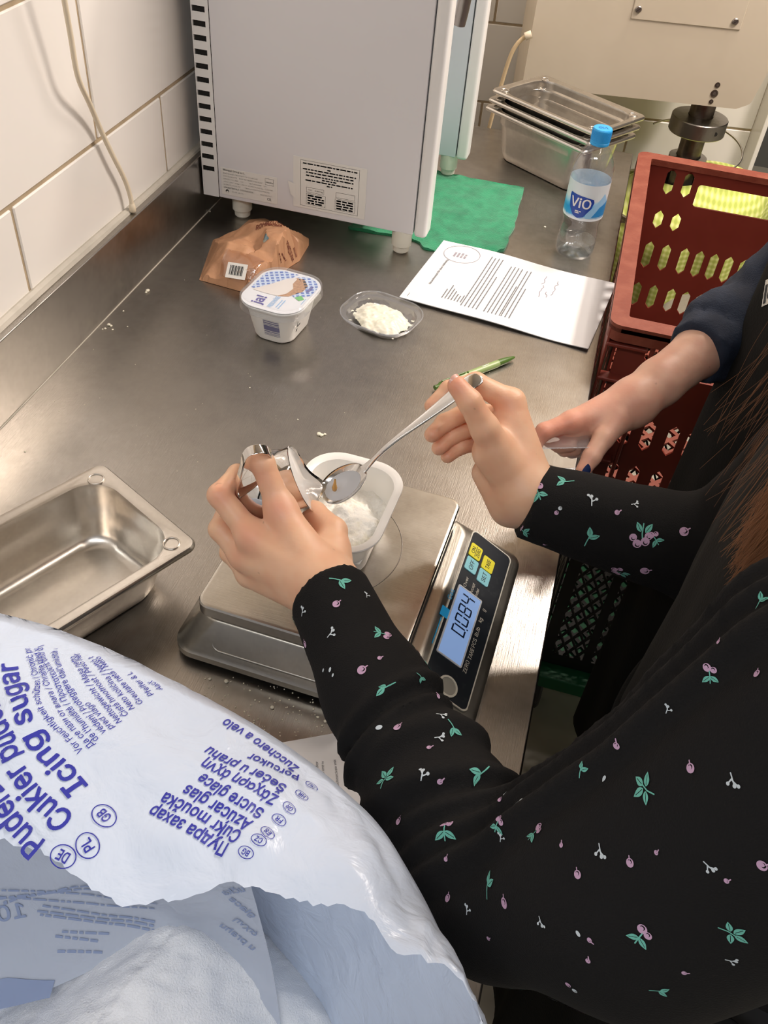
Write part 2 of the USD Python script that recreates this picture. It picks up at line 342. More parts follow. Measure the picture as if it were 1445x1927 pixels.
# ------------------------------------------------------------------ white refrigerated cabinet against the left wall
cb = thing('refrigerated_cabinet', 'white countertop refrigerator with slotted rear strip and two rating stickers', 'refrigerator', (.2, 1.49, 0))
ztop, zb0, yn, yf = .66, .040, 1.320, 1.650
part(cb, 'body', rbox((.012, yn+.03, zb0+.004), (.30, yf+.005, ztop-.004), .004), M['white_paint'])
def side(y0, mside, medge, near):
    p = part(cb, 'side_panel', rbox((.0315, y0, zb0), (.3655, y0+.034, ztop), .0015), M[mside])
    part(cb, 'edge_strip', rbox((.3668, y0-.0005, zb0-.003), (.388, y0+.036, ztop), .006, 12), M[medge], 40)
    return p
sp = side(yn, 'white_paint', 'door_white', True); side(yf, 'grey_paint', 'door_white', False)
# the slotted rear strip: a plate with its slots cut through
holes = [sbox(.0052, z-.0040, .0255, z+.0040) for z in np.arange(.086, ztop-.01, .0197)]
st = plate(sbox(.0035, zb0, .0308, ztop).difference(unary_union(holes)), .0015)
vs = part(cb, 'vent_strip', place(st, (0, yn+.001, 0), (1, 0, 0), (0, 0, 1)), M['door_white'], False)
part(cb, 'rear_duct', bx((.004, yn+.006, zb0+.002), (.0300, yn+.030, ztop-.002)), M['vent_dark'])
for x, y in ((.060, yn+.028), (.345, yn+.016), (.060, yf+.017), (.352, yf+.017)):
    k = .0165
    part(cb, 'foot', move(lathe([(k*.62, 0), (k*.80, .003), (k*.84, .012), (k*1.0, .0135), (k*1.02, .041)], 28, True, True), t=(x, y, .0002)), M['foot'], 35)
hd = part(cb, 'handle', cat(tube(smooth_path([(.374, 1.48, .66), (.374, 1.48, .45), (.374, 1.48, .325), (.372, 1.48, .313)], 30), .0128, 20, flat=.8), rbox((.295, 1.47, .56), (.374, 1.49, .58), .004)), M['dull_steel'], 40, label='steel bar handle')
def on_side(mesh, x, z): return place(mesh, (x, yn - .0007, z), (1, 0, 0), (0, 0, 1))
# rating plate
s1 = part(sp, 'rating_label', place(rbox((0, 0, 0), (.098, .0455, .0004), .0002, 4), (.0365, yn-.0003, .047), (1, 0, 0), (0, 0, 1)), M['label'], label='small printed rating label')
L = [at2(text('Mondial Group s.r.l.', .0030, True), .004, .0405)]
for k, s in enumerate(['MACHINERIE PROPERTY OF LEGATURE', 'COD. SCX65ATTI     MOD. KIC MOBEL 5ABT BLCK', 'GROSS VOLUME    43 l          NET VOLUME    37 l', '230V 1PH  50Hz  1,50 A   R 290 0,026 kg   0,05 kW', 'CLIMA CLASS N / ST          INSULATION CYCLOPENTAN']):
    L.append(at2(text_fit(s, .0021, (.060, .068, .076, .086, .080)[k]), .004, .0352 - .0047*k))
L += [at2(text('S/N MATRICOLA  1309064123A', .0024, True), .004, .0112), at2(text('DEVICE LED ONLY', .0018), .018, .006), at2(text('MADE IN ITALY', .0020), .068, .0105), at2(text('CE', .0040, True), .080, .0042)]
L += [outline(.071+.006, .030, .071+.021, .041, .0005), at2(text('Mondial', .0024, True), .0785, .0335), at2(polyf(Point(0, 0).buffer(.0028).difference(Point(0, -.001).buffer(.0018))), .010, .0065)]
part(sp, 'printed_text', on_side(cat(*L), .0365, .047), M['ink'], False)
part(sp, 'warning_label', place(rbox((0, 0, 0), (.122, .0835, .0004), .0002, 4), (.162, yn-.0003, .0505), (1, 0, 0), (0, 0, 1)), M['label'], label='large bordered notice sticker')
part(sp, 'label_curl', (np.array([(.166, yn-.0008, .063), (.166, yn-.0008, .088), (.154, yn-.004, .093), (.158, yn-.002, .071)]), np.array([(0, 1, 2), (0, 2, 3)])), M['label'], label='lifted corner of the sticker')
L = [outline(.012, .004, .110, .0795, .0005), outline(.022, .0280, .052, .0365, .0005), outline(.072, .0280, .104, .0370, .0005), outline(.022, .0075, .055, .0262, .0005), outline(.071, .0075, .105, .0262, .0005)]
L += [at2(text('PESO', .0022), .0245, .0312), at2(text('0,000 kg', .0022, True), .0370, .0312)]
for k, s in enumerate([1, .1, 1, .88, .88, .28, .9, .1]):
    w = .090*s; L.append(at2(bars(w, .0021, 40+k), .061-w/2, (.0735, .0685, .0645, .0598, .0548, .0508, .0468, .0425)[k]))
for x in (.0245, .0735):
    for k in range(4): L.append(at2(bars(.028, .0026, 60+k+int(x*999)), x, .0215 - k*.0042))
part(sp, 'printed_text', on_side(cat(*L), .162, .0505), M['ink'], False)

# ------------------------------------------------------------------ power cord hanging down the tiled wall
xc = XW + .012
pc = thing('power_cord', 'thin cream cord hanging down the tiled wall left of the refrigerator', 'cord', (XW, 1.05, .11))
pts = [atx(110, -160, xc+.03), atx(121, 0, xc+.022), atx(135, 80, xc+.018), atx(146, 142, xc+.014), atx(163, 183, xc+.008), atx(186, 236, xc), atx(216, 300, xc), atx(240, 352, xc), atx(249, 390, xc+.001)]
part(pc, 'cord', tube(smooth_path(pts, 60), .0034, 10), M['cord'], True)
part(pc, 'cord_end', move(lathe([(.0048, 0), (.0048, .006), (.0036, .012)], 14, True, True), t=pts[-1] - [0, 0, .006]), M['cord'], True)

# ------------------------------------------------------------------ cream mixer behind the worktop
mx = thing('dough_mixer', 'big cream painted planetary mixer with a greasy shaft, standing behind the worktop', 'mixer', (.72, 2.2, -T))
YM = 2.06
def onm(px, py):                                      # a point of the mixer's front face, in the face's own axes
    r = ray(px, py); o = np.array([.6, YM, 0]); n = bn; P = CAM + r*((o - CAM) @ n)/(r @ n); return (P - o) @ bd, P[2]
FM = np.stack([bd, UP, np.cross(bd, UP)], 1); OM = np.array([.6, YM, 0])     # third axis looks towards the worktop
q = [onm(*p) for p in ((988, 128), (1000, -60), (1137, 180), (1385, 204), (1412, 196), (1450, 118), (1480, -60))]
zt, xl, xr = .75, q[0][0], q[5][0]
zb1 = (q[2][1] + q[3][1])/2
head = Polygon([(xl+.006, zt), (xl, zb1+.06), (xl, -.30), (q[2][0]-.085, -.30), (q[2][0]-.085, zb1-.03), (q[2][0]-.03, zb1), (q[2][0]+.02, zb1), (q[3][0], zb1), (q[4][0], q[4][1]), (q[5][0]+.005, q[5][1]), (q[6][0]+.02, zt)]).buffer(-.014).buffer(.014, quad_segs=6)
part(mx, 'head', move(move(plate(head, .27), t=(0, 0, -.27)), FM, OM), M['mixer'], 40)
col = rbox((xl+.01, -T+.06, -.30), (xl+.17, zb1+.02, -.10), .02); part(mx, 'column', move(col, FM, OM), M['mixer'], 40)
part(mx, 'base', move(rbox((xl+.0, -T+.0004, -.30), (xr+.02, -T+.07, .05), .015), FM, OM), M['mixer'], 40)
a, b, c = onm(1187, 33), onm(1391, 60), onm(1195, -40)
pl = part(mx, 'cover_plate', move(rbox((a[0], a[1]-.002, -.001), (b[0], a[1]+.16, .0022), .0018, 6), FM, OM), M['mixer'], 30, label='screwed-on cream cover plate')
for p in ((1201, 17), (1383, 40)):
    u = onm(*p); sc = cat(move(lathe([(.0066, 0), (.0066, .002), (.0052, .0034)], 18, True, True)), )
    k = part(pl, 'screw', move(move(sc, t=(u[0], u[1], .0022)), FM, OM), M['dull_steel'], 30)
    part(k, 'slot', move(move(bx((-.0048, -.0006, .0030), (.0048, .0006, .0037)), rotz(40), (u[0], u[1], .0022)), FM, OM), M['vent_dark'], False)
for p, r in (((1350, 160), .0056), ((1344, 176), .0078), ((1338, 191), .0046)):
    u = onm(*p); k = part(mx, 'bolt', move(move(cat(lathe([(r, -.001), (r, .0012), (r*.7, .0014), (r*.62, .0005)], 20, True, True)), t=(u[0], u[1], 0)), FM, OM), M['shaft'], 30)
    part(k, 'bolt_head', move(move(lathe([(r*.55, 0), (r*.5, .0012)], 12, True, True), t=(u[0], u[1], .0004)), FM, OM), M['dull_steel'], 30)
sx, sy = .822, 2.17
c0 = aty(1317, 222, sy); sx = c0[0]; zc = c0[2] + .006
part(mx, 'shaft', move(lathe([(.0270, -.30), (.0270, .07)], 32, True, True), t=(sx, sy, zc)), M['shaft'], 40)
part(mx, 'collar', move(lathe([(.028, -.036), (.061, -.036), (.0625, -.034), (.0625, -.004), (.061, -.002), (.032, 0), (.028, 0)], 56), t=(sx, sy, zc)), M['dull_steel'], 30)
part(mx, 'set_screw', move(lathe([(.0045, 0), (.0045, .002)], 12, True, True), frame((1, 0, 0), (0, 0, -1)), (sx+.038, sy-.0505, zc-.018)), M['vent_dark'], 30)
part(mx, 'lid_flange', move(lathe([(.028, -.105), (.043, -.105), (.043, -.092), (.028, -.090)], 40), t=(sx, sy, zc)), M['dull_steel'], 30)
bowl = move(lathe([(.02, -.56), (.12, -.54), (.16, -.48), (.175, -.34), (.175, -.20), (.180, -.195), (.180, -.188), (.171, -.188), (.170, -.34)], 56), t=(sx, sy+.02, 0))
part(mx, 'bowl', bowl, M['pan_steel'], 40)
part(mx, 'bowl_guard', tube([(sx + .115*math.cos(t), sy + .115*math.sin(t), -.05 + .018*math.sin(t)) for t in np.linspace(-.6, 2.5, 30)], .0022, 8), M['pan_steel'], True, label='thin wire ring of the bowl guard')
part(mx, 'bowl_stand', move(lathe([(.07, -T+.05), (.07, -.555)], 30, True, True), t=(sx, sy+.02, 0)), M['mixer'], 40)
mc = thing('mixer_cable', 'tan cable curving down from the mixer to behind the worktop', 'cable', (.40, 2.1, -.3))
pts = [CAM + ray(*p)*((np.array(OM) - [0, .03, 0] - CAM) @ bn)/(ray(*p) @ bn) for p in ((1000, 64), (990, 68), (972, 84), (958, 112), (946, 150), (934, 190), (919, 245), (900, 320))]
part(mc, 'cable', tube(smooth_path(pts, 40), .0042, 10), M['cable_tan'], True)
part(mc, 'strain_relief', tube([pts[0], pts[1] + (pts[1]-pts[0])*.2], .0075, 14), M['cord'], True)

# yellow-green cloth thrown over the mixer's bowl
P_ = '/World/Looks/yellow_cloth'
M['yellow_cloth'] = usdkit.material(stage, P_, {'tc': ('texture_coordinate', {}), 'w1': ('wave_texture', {'scale': 26.0, 'bands_direction': 'z', 'distortion': .6}), 'w2': ('wave_texture', {'scale': 26.0, 'bands_direction': 'x', 'distortion': .6}),
    'a': ('math', {'math_type': 'add'}), 'r': ('rgb_ramp', {'ramp': [(.2, (.42, .50, .10)), (.6, (.60, .66, .18)), (.95, (.74, .78, .34))]}), 'h': ('math', {'math_type': 'multiply', 'value2': .5}), 'p': ('principled_bsdf', {'roughness': .9})},
    [('tc.object', 'w1.vector'), ('tc.object', 'w2.vector'), ('w1.fac', 'a.value1'), ('w2.fac', 'a.value2'), ('a.value', 'h.value1'), ('h.value', 'r.fac'), ('r.color', 'p.base_color')], surface='p.BSDF')
ys = []
for i, (r, z) in enumerate([(.06, -.088), (.09, -.090), (.13, -.102), (.17, -.122), (.198, -.15), (.204, -.20), (.207, -.25), (.211, -.31)]):
    t = np.linspace(0, 2*np.pi, 90, endpoint=False); rr = r*(1 + (.012 + .004*i)*np.sin(7*t + 1) + .006*i*np.sin(11*t)); zz = z + (.008*np.sin(5*t + .6) if i > 5 else 0)
    ys.append(np.column_stack([sx + .012 + rr*np.cos(t), sy + .02 + rr*np.sin(t), np.broadcast_to(zz, t.shape) - .037 + .05*np.cos(t)*np.clip(rr/.2, 0, 1)]))
yc = loft(ys); tag(prim(part(None, 'cloth', yc, M['yellow_cloth'], True)), 'lime yellow checked cloth draped over the mixer bowl behind the crate', 'cloth')
# ------------------------------------------------------------------ steel gastronorm pans
def pan_parts(t, Wd, Dp, h, m):
    """Pan with its mouth at z = h, its long side along x."""
    w, d = Wd - .030, Dp - .030
    prof = [(Wd-.002, Dp-.002, .010, h-.0075), (Wd, Dp, .011, h-.005), (Wd, Dp, .011, h-.0035), (Wd-.004, Dp-.004, .010, h-.0012), (Wd-.010, Dp-.010, .012, h-.0020), (w+.008, d+.008, .036, h-.0022), (w+.002, d+.002, .035, h-.0034), (w-.001, d-.001, .034, h-.008),
            (w-.003, d-.003, .033, h-.026), (w-.011, d-.011, .031, h-.031), (w-.020, d-.020, .031, .022), (w-.024, d-.024, .031, .012), (w-.034, d-.034, .028, .004), (w-.052, d-.052, .022, .0022)]
    out = [(a+.0016, b+.0016, c, z-.0014) for a, b, c, z in prof[::-1]]
    out[0] = (*out[0][:3], .0006); out[1] = (*out[1][:3], .0010)
    return rings(prof, 10, cap1=True), rings(out[:-5], 10, cap0=True)
def pan(label, Wd, Dp, h, o, ang, tilt=None, group=None):
    t = thing('steel_pan', label, 'pan', o, group)
    a, b = pan_parts(t, Wd, Dp, h, 'pan_steel'); Mx = rotz(ang) if tilt is None else tilt @ rotz(ang)
    v, f = cat((a[0], a[1][:, ::-1]), b); part(t, 'bowl', move((v, f), Mx, o), M['pan_steel'], 50)
    w, d = Wd, Dp; marks = []
    for sx_ in (-1, 1):
        for sy_ in (-1, 1):
            k = np.array([(sx_*(w/2-.020) + .008*math.cos(a), sy_*(d/2-.019) + .008*math.sin(a), h - .0016) for a in np.linspace(0, 2*np.pi, 20)]); part(t, 'corner_emboss', move(tube(k, .0009, 6, False), Mx, o), M['pan_steel'], True)
    return t
cst = np.array([.541, 1.778, 0])
pan('stainless steel pan at the bottom of the stack behind the water bottle', .255, .158, .098, cst + [-.004, -.004, .0003], -33.5, group='stacked steel pans')
pan('stainless steel pan in the middle of the stack behind the water bottle', .255, .158, .098, cst + [0, -.002, .0155], -33, group='stacked steel pans')
pan('empty stainless steel pan on top of the stack behind the water bottle', .255, .158, .098, cst + [.004, .006, .0305], -32.5, group='stacked steel pans')
aa, bb = atz(192, 868, .072), atz(374, 1020, .072); ex = (bb - aa)/np.linalg.norm(bb - aa); ey = np.array([-ex[1], ex[0], 0])
wp = np.linalg.norm(bb - aa) + .002; pc_ = (aa + bb)/2 - ey*.265/2; pc_[2] = .0003
ang = math.degrees(math.atan2(ex[1], ex[0]))
gn = pan('empty stainless steel pan at the left edge, beside the sugar bag', .265, wp, .072, pc_, ang - 90)

# ------------------------------------------------------------------ plastic crates beside the worktop
def slot(x, z0, z1, w):
    k = w*.55; return Polygon([(x-w/2, z0+k), (x, z0), (x+w/2, z0+k), (x+w/2, z1-k), (x, z1), (x-w/2, z1-k)])
def crate(name, label, cat_, x0, y0, w, l, z0, z1, mb, mw, lattice=False):
    t = thing(name, label, cat_, (x0 + w/2, y0 + l/2, z0)); h = z1 - z0; th = .004
    def wall(L, short):
        body = sbox(-L/2+.006, z0+.006, L/2-.006, z1-.008); hs = []
        if lattice:
            k = .0; inner = unary_union([sbox(a, z0+.035, b, z1-.07) for a, b in ((-L/2+.028, -L/2+.088), (-L/2+.104, -.012), (.012, L/2-.104), (L/2-.088, L/2-.028))])
            lines = [LineString([(x, z0-.2), (x+s*.9, z1+.7)]).buffer(.0021, cap_style=2) for s in (-.72, .72) for x in np.arange(-1.2, 1.2, .0215)]
            body = body.difference(inner).union(inner.intersection(unary_union(lines)))
            body = body.difference(sbox(-.06, z1-.055, .06, z1-.022)) if short else body
        else:
            n = int((L/2-.05)/.0335); cols = [.0325*k for k in range(-n, n+1)] if not short else [-.131, -.098, -.062, -.033, -.005, .023, .052, .098, .131]
            rows = [(.016, .066), (-.052, -.015), (-.136, -.079), (-.222, -.168), (-.285, -.254)]
            for i, (a, b) in enumerate(rows):
                for c in cols:
                    if i < 2 and short and abs(c) < .09: continue
                    if a + DZ > z0 + .015: hs.append(slot(c, a + DZ, b + DZ, .0165))
            if short: hs.append(sbox(-.078, .003 + DZ, .078, .046 + DZ).buffer(-.006).buffer(.006))
            body = body.difference(unary_union(hs))
        return plate(body, th)
    DZ = 0
    cx, cy = x0 + w/2, y0 + l/2
    for y, yd in ((y0 + .020, 1), (y0 + l - .024, 1)): part(t, 'end_panel', move(place(wall(w - .03, True), (0, 0, 0), (1, 0, 0), (0, 0, 1)), t=(cx, y + th, 0)), M[mb], False)
    for x in (x0 + .016, x0 + w - .020): part(t, 'side_panel', move(place(wall(l - .05, False), (0, 0, 0), (0, 1, 0), (0, 0, 1)), t=(x, cy, 0)), M[mb], False)
    rim = plate(Polygon(rrect(w, l, .018)).difference(Polygon(rrect(w-.050, l-.056, .004))), .011)
    part(t, 'rim', move(cat(rim, move(plate(Polygon(rrect(w, l, .018)).difference(Polygon(rrect(w-.006, l-.006, .016))), .020), t=(0, 0, -.014))), t=(cx, cy, z1-.011)), M[mw], 25, label=None if lattice else 'worn, paler rim')
    inner = Polygon(rrect(w-.034, l-.044, .01)); dl = unary_union([LineString([(x-1, -1), (x+1, 1)]).buffer(.0042) for x in np.arange(-1.2, 1.2, .036)] + [LineString([(x-1, 1), (x+1, -1)]).buffer(.0042) for x in np.arange(-1.2, 1.2, .036)])
    part(t, 'base_grid', move(plate(inner.intersection(dl).union(inner.difference(Polygon(rrect(w-.06, l-.07, .01)))), .005), t=(cx, cy, z0)), M[mw], False, label=None if lattice else 'open diamond grid of the crate floor')
    return t
cx0, cy0, cw, cl = .6945, 1.108, .400, .632
def ribs(t, m, zs):
    for z in zs:
        for a, b in ((cx0+.004, cx0+.062), (cx0+cw-.062, cx0+cw-.004)):
            part(t, 'corner_rib', rbox((a, cy0+.004, z-.004), (b, cy0+.024, z+.002), .0018, 6), M[m])
    for x in (cx0+.066, cx0+cw-.068): part(t, 'post', rbox((x, cy0+.006, zs[-1]-.04), (x+.005, cy0+.024, .07), .001, 4), M['red'])
    for a, b in ((cx0+.003, cx0+.007), (cx0+cw-.007, cx0+cw-.003)): part(t, 'corner_wall', rbox((a, cy0+.006, -.10), (b, cy0+.09, .07), .001, 4), M['red'])
rc = crate('red_crate', 'red-brown plastic crate with pointed slots, on top beside the worktop', 'crate', cx0, cy0, cw, cl, -.262, .079, 'red', 'red_worn')
ribs(rc, 'red', [.045, -.013, -.16])
bc = crate('black_crate', 'black plastic crate with lattice sides under the red crate', 'crate', cx0+.030, cy0+.012, cw-.03, cl-.03, -.715, -.275, 'black_crate', 'black_crate', True)
dl_ = thing('crate_dolly', 'green plastic dolly on grey wheels under the black crate', 'dolly', (cx0+cw/2, cy0+cl/2, -T))
part(dl_, 'deck', rbox((cx0+.02, cy0-.003, -.752), (cx0+cw, cy0+cl, -.716), .004), M['green_plastic'])
for x in (cx0+.065, cx0+cw-.06):
    for y in (cy0+.06, cy0+cl-.06):
        w = part(dl_, 'wheel', move(lathe([(.008, -.014), (.040, -.014), (.047, -.009), (.047, .009), (.040, .014), (.008, .014)], 28, True, True), frame((0, 1, 0), (0, 0, 1)), (x, y, -T+.0475)), M['rubber'])
        part(w, 'bracket', rbox((x-.022, y-.02, -T+.05), (x-.017, y+.02, -.752), .001, 4), M['dull_steel'])
# ------------------------------------------------------------------ things on the worktop: paper, pen, bottle, cloth
def sheet_mesh(o, a, b, w, l, zf, nu=36, nv=26):
    u, v = np.meshgrid(np.linspace(0, 1, nu), np.linspace(0, 1, nv), indexing='ij')
    P = np.array(o) + u[..., None]*w*a + v[..., None]*l*b; P[..., 2] += zf(u, v)
    i, j = np.meshgrid(np.arange(nu-1), np.arange(nv-1), indexing='ij'); k = i*nv + j
    f = np.stack([k, k+nv, k+nv+1, k+1], -1).reshape(-1, 4); return P.reshape(-1, 3), f
po = np.array([.4054, 1.3953, 0]); pa = -.1139
px_, py_ = np.array([math.cos(pa), math.sin(pa), 0]), np.array([-math.sin(pa), math.cos(pa), 0])
pt = thing('recipe_sheet', 'stapled white recipe sheets with printed text beside the water bottle', 'paper', po + px_*.15 - py_*.1)
curl = lambda k: (lambda u, v: .0016 + .0006*k + .0022*np.sin(3.1*u + .6)**2*(v > -1) + .0035*np.clip(u-.82, 0, 1)*5*(.5+.5*np.sin(9*v)) *.5 + .0015*np.sin(5*u + 2*v)**2)
for k, off in enumerate(((0, 0), (.0012, .0008), (.0, .0))):
    mm = sheet_mesh(po + [off[0], off[1], 0], px_, -py_, .297, .210, curl(k)); part(pt, 'sheet', mm, M['paper'], True)
sk = Skin(mm, .004, 1)
if sk.n[:, 2].mean() < 0: sk.n *= -1
def pg(mesh, u, v, lift=.0005):
    """Print on the page: u from the page's left edge, v from its top."""
    o = po - py_*.210 + py_*u + px_*v; q = move(mesh, frame(py_, -px_, ), o); vv, ff = split_long(*arr(q), .012); return sk.lay(vv, lift), ff
def page_text(mesh, u, v): return pg(mesh, u, v)
L = [page_text(text_fit('Grundrezept für den Hefeteig', .0034, .088, True), .058, .0305)]
L += [page_text(bars(w, .0017, 280 + k), .030, .060 + .0050*k) for k, w in enumerate((.030, .044, .034, .028, .022, .020, .022))]
for i, (v0, n) in enumerate([(.0935, 5), (.1305, 5), (.158, 3)]):
    for k in range(n): L.append(page_text(bars((.168 if k < n-1 else .11)-(.012 if i else 0), .0017, 300+10*i+k, .2), .0225, v0 + .0062*k))
part(pt, 'printed_text', cat(*L), M['grey_ink'], False)
ring = lambda r, t: polyf(Point(0, 0).buffer(r, 32).difference(Point(0, 0).buffer(r-t, 32)))
logo = [page_text(ring(.0305, .0009), .1745, .0445)] + [page_text(bars(.020-.002*k, .0035, 77+k), .162, .036+.006*k) for k in range(4)]
M['pale_ink'] = mat('pale_print', (.33, .30, .34), .7)
part(pt, 'printed_logo', cat(*logo), M['pale_ink'], False, label='pale round stamp printed on the sheet')
hw = []
for k, (u, v, n) in enumerate([(.108, .193, 4), (.150, .190, 3), (.112, .2035, 2), (.122, .212, 5)]):
    q = random.Random(k); p = [(u + .006*j*.9, v + q.uniform(-.0022, .0022)) for j in range(n*2)]
    hw.append(pg(polyf(LineString([(a-u, -(b-v)) for a, b in p]).buffer(.0006)), u, v))
part(pt, 'handwriting', cat(*hw), M['pale_ink'], False, label='faint pencil notes')
so = po - py_*.210 + py_*.0125 + px_*.0105; part(pt, 'staple', tube(sk.lay(np.array([so - py_*.004, so, so + py_*.005]), .0009), .0004, 6), M['bright_steel'], True)
# second sheet, half under the sugar bag
p2 = thing('recipe_sheet', 'white printed sheet lying half under the sugar bag, next to the scale', 'paper', (.52, .36, 0))
e1 = atz(548, 1395); e2 = atz(792, 1353); a2 = (e2 - e1)/np.linalg.norm(e2 - e1); b2 = np.array([a2[1], -a2[0], 0])
o2 = e2 - a2*.297
m2_ = sheet_mesh(o2, a2, b2, .297, .210, lambda u, v: .0008 + .0012*np.sin(4*u+1)**2, 20, 20); part(p2, 'sheet', m2_, M['paper'], True)
s2 = Skin(m2_, .004);
if s2.n[:, 2].mean() < 0: s2.n *= -1
L = []
for s, a, b, h in (('mit der', (600, 1462), (598, 1434), .0021), ('serviert und in', (611, 1478), (609, 1434), .0021), ('den Schnecken mit', (640, 1497), (632, 1431), .0023)):
    A_, B_ = atz(*a), atz(*b); x = (B_ - A_); l = np.linalg.norm(x); x /= l; part(p2, 'printed_line', (s2.lay(move(text_fit(s, h, l), frame(x, np.cross([0, 0, 1], x)), A_)[0], .0005), text(s, h)[1]), M['grey_ink'], False)

# pen
A_, B_ = atz(968, 672, .0055), atz(818, 730, .0055); ax = (B_ - A_)/np.linalg.norm(B_ - A_); ax[2] = 0; pl_ = np.linalg.norm(B_ - A_)
pn = thing('ballpoint_pen', 'green two-tone ballpoint pen lying behind the hand with the spoon', 'pen', (A_ + B_)/2*[1, 1, 0])
FP = np.stack([np.cross(ax, UP), np.cross(ax, np.cross(ax, UP)), ax], 1)
if np.linalg.det(FP) < 0: FP[:, 0] *= -1
P0 = np.array([A_[0], A_[1], .0056])
part(pn, 'barrel', move(lathe([(.0048, .030), (.0054, .034), (.0054, pl_*.72)], 24, True, True), FP, P0), M['pen_green'], 40)
part(pn, 'tip', move(lathe([(.0012, 0), (.0022, .002), (.0046, .018), (.0051, .031)], 24, True, True), FP, P0), M['pen_dark'], 40)
part(pn, 'upper_barrel', move(lathe([(.0053, pl_*.72), (.0053, pl_*.93), (.0034, pl_*.95), (.0034, pl_)], 24, True, True), FP, P0), M['pen_dark'], 40)
part(pn, 'clip', cat(rbox(P0 + ax*pl_*.62 + [-.0, 0, .0048], P0 + ax*pl_*.62 + [.003, .003, .0065], .0006), tube([P0 + ax*pl_*q + [0, 0, .0068] for q in (.64, .75, .92)], .0013, 8)), M['pen_dark'], 40)
part(pn, 'imprint', tube([P0 + ax*pl_*(.34+.012*k) + np.cross(ax, UP)*(.0012*math.sin(3*k)) + [0, 0, .0053] for k in range(8)], .0006, 5), M['paper'], True, label='small white imprint')

# water bottle
bo = np.array([.622, 1.4475, 0]); bt = thing('water_bottle', 'clear plastic water bottle with blue cap and blue printed label', 'bottle', bo)
prof = [(.010, .006), (.020, .003), (.0265, .0012), (.0308, .004), (.0325, .011), (.0328, .024), (.0318, .040), (.0303, .052), (.0305, .060), (.0322, .068), (.0326, .072), (.0326, .134), (.0330, .137), (.0332, .142), (.0328, .150), (.0296, .162), (.0240, .174), (.0185, .182), (.0136, .186), (.0128, .188), (.0128, .196)]
part(bt, 'bottle', move(lathe(prof, 64), t=bo), M['bottle'], 60)
ribs_ = [tube(np.array([(r*math.cos(a), r*math.sin(a), z) for r, z in ((.0292, .0015), (.0322, .006), (.0336, .014), (.0330, .022))]), .0011, 6) for a in np.linspace(0, 2*np.pi, 7, endpoint=False)]
part(bt, 'water', move(lathe([(.010, .0075), (.020, .0045), (.0262, .003), (.0302, .0055), (.0318, .0115), (.0320, .024), (.0318, .0275), (.0, .0275)], 48, True), t=bo), M['water'], 50)
cp = part(bt, 'cap', move(lathe([(.0148, .1865), (.0152, .1872), (.0152, .1905), (.0147, .191), (.0152, .1918), (.0152, .2095), (.0142, .2112), (.0, .2114)], 60), t=bo), M['cap_blue'], 30)
rid = cat(*[move(bx((.0149, -.0004, .1935), (.0156, .0004, .2080)), rotz(a), bo) for a in np.arange(0, 360, 6)])
part(cp, 'grip_ridges', rid, M['cap_blue'], False)
tv, tf = text('ViO', .0066, True); tv = tv - [tv[:, 0].mean(), .003, 0]
part(cp, 'cap_lettering', move((tv, tf), rotz(180 + 10), bo + [0, 0, .21165]), mat('cap_print', (.015, .16, .45), .5), False)
zl0, zl1, rl = .073, .1325, .0331
lab = move(lathe([(rl, zl0), (rl, zl1)], 96), t=bo)
n_ = {'tc': ('texture_coordinate', {}), 's': ('separate_xyz', {}), 'mr': ('map_range', {'from_min': .075, 'from_max': .132, 'to_min': 0., 'to_max': 1.}), 'n': ('noise_texture', {'scale': 28., 'detail': 4.}), 'ma': ('math', {'math_type': 'multiply_add', 'value2': .35, 'value3': -.17}), 'ad': ('math', {'math_type': 'add'}),
      'r': ('rgb_ramp', {'ramp': [(.03, (.80, .86, .90)), (.10, (.05, .36, .72)), (.26, (.02, .30, .68)), (.38, (.10, .48, .82)), (.50, (.42, .66, .84)), (.58, (.66, .75, .79)), (.95, (.66, .74, .78))]}), 'p': ('principled_bsdf', {'roughness': .3})}
M['bottle_label'] = usdkit.material(stage, '/World/Looks/bottle_label', n_, [('tc.object', 's.vector'), ('tc.object', 'n.vector'), ('s.z', 'mr.value'), ('n.fac', 'ma.value1'), ('ma.value', 'ad.value1'), ('mr.result', 'ad.value2'), ('ad.value', 'r.fac'), ('r.color', 'p.base_color')], surface='p.BSDF')
lb = part(bt, 'label', lab, M['bottle_label'], True)
vd = (CAM - bo)*[1, 1, 0]; vd /= np.linalg.norm(vd); an0 = math.atan2(vd[1], vd[0]) - .22
def wrap(mesh, lift=.0004):
    """Bends a flat mesh (x to the right, y up, origin at the label's front) round the bottle."""
    v, f = split_long(*arr(mesh), .004); r = rl + lift; a = an0 + v[:, 0]/rl
    return np.column_stack([bo[0] + r*np.cos(a), bo[1] + r*np.sin(a), v[:, 1]]), f
shield = affinity.translate(Polygon([(-.019, .0445), (-.0195, .040), (-.0165, .024), (-.008, .0125), (.0, .0095), (.008, .0125), (.018, .027), (.0205, .036), (.019, .040), (.006, .0425)]).buffer(.0015, quad_segs=6), 0, zl0-.004)
part(lb, 'shield', wrap(polyf(shield)), mat('shield_blue', (.008, .055, .37), .35), False, label='dark blue shield on the label')
tv = text('ViO', .0150, True); tv = (tv[0]*[1.0, 1, 1] - [tv[0][:, 0].max()/2, 0, 0] + [0, zl0 + .0215, 0], tv[1])
part(lb, 'lettering', cat(wrap(tv, .0008), wrap(move(bars(.010, .0017, 5), t=(-.006, zl0+.0145, 0)), .0008), wrap(move(bars(.010, .0017, 6), t=(-.006, zl0+.0118, 0)), .0008)), M['paper'], False, label='white brand lettering')
hills = [Polygon([(.012, .086), (.040, .118), (.050, .104), (.050, .078), (.012, .078)]), Polygon([(.022, .080), (.034, .096), (.052, .104), (.052, .080)])]
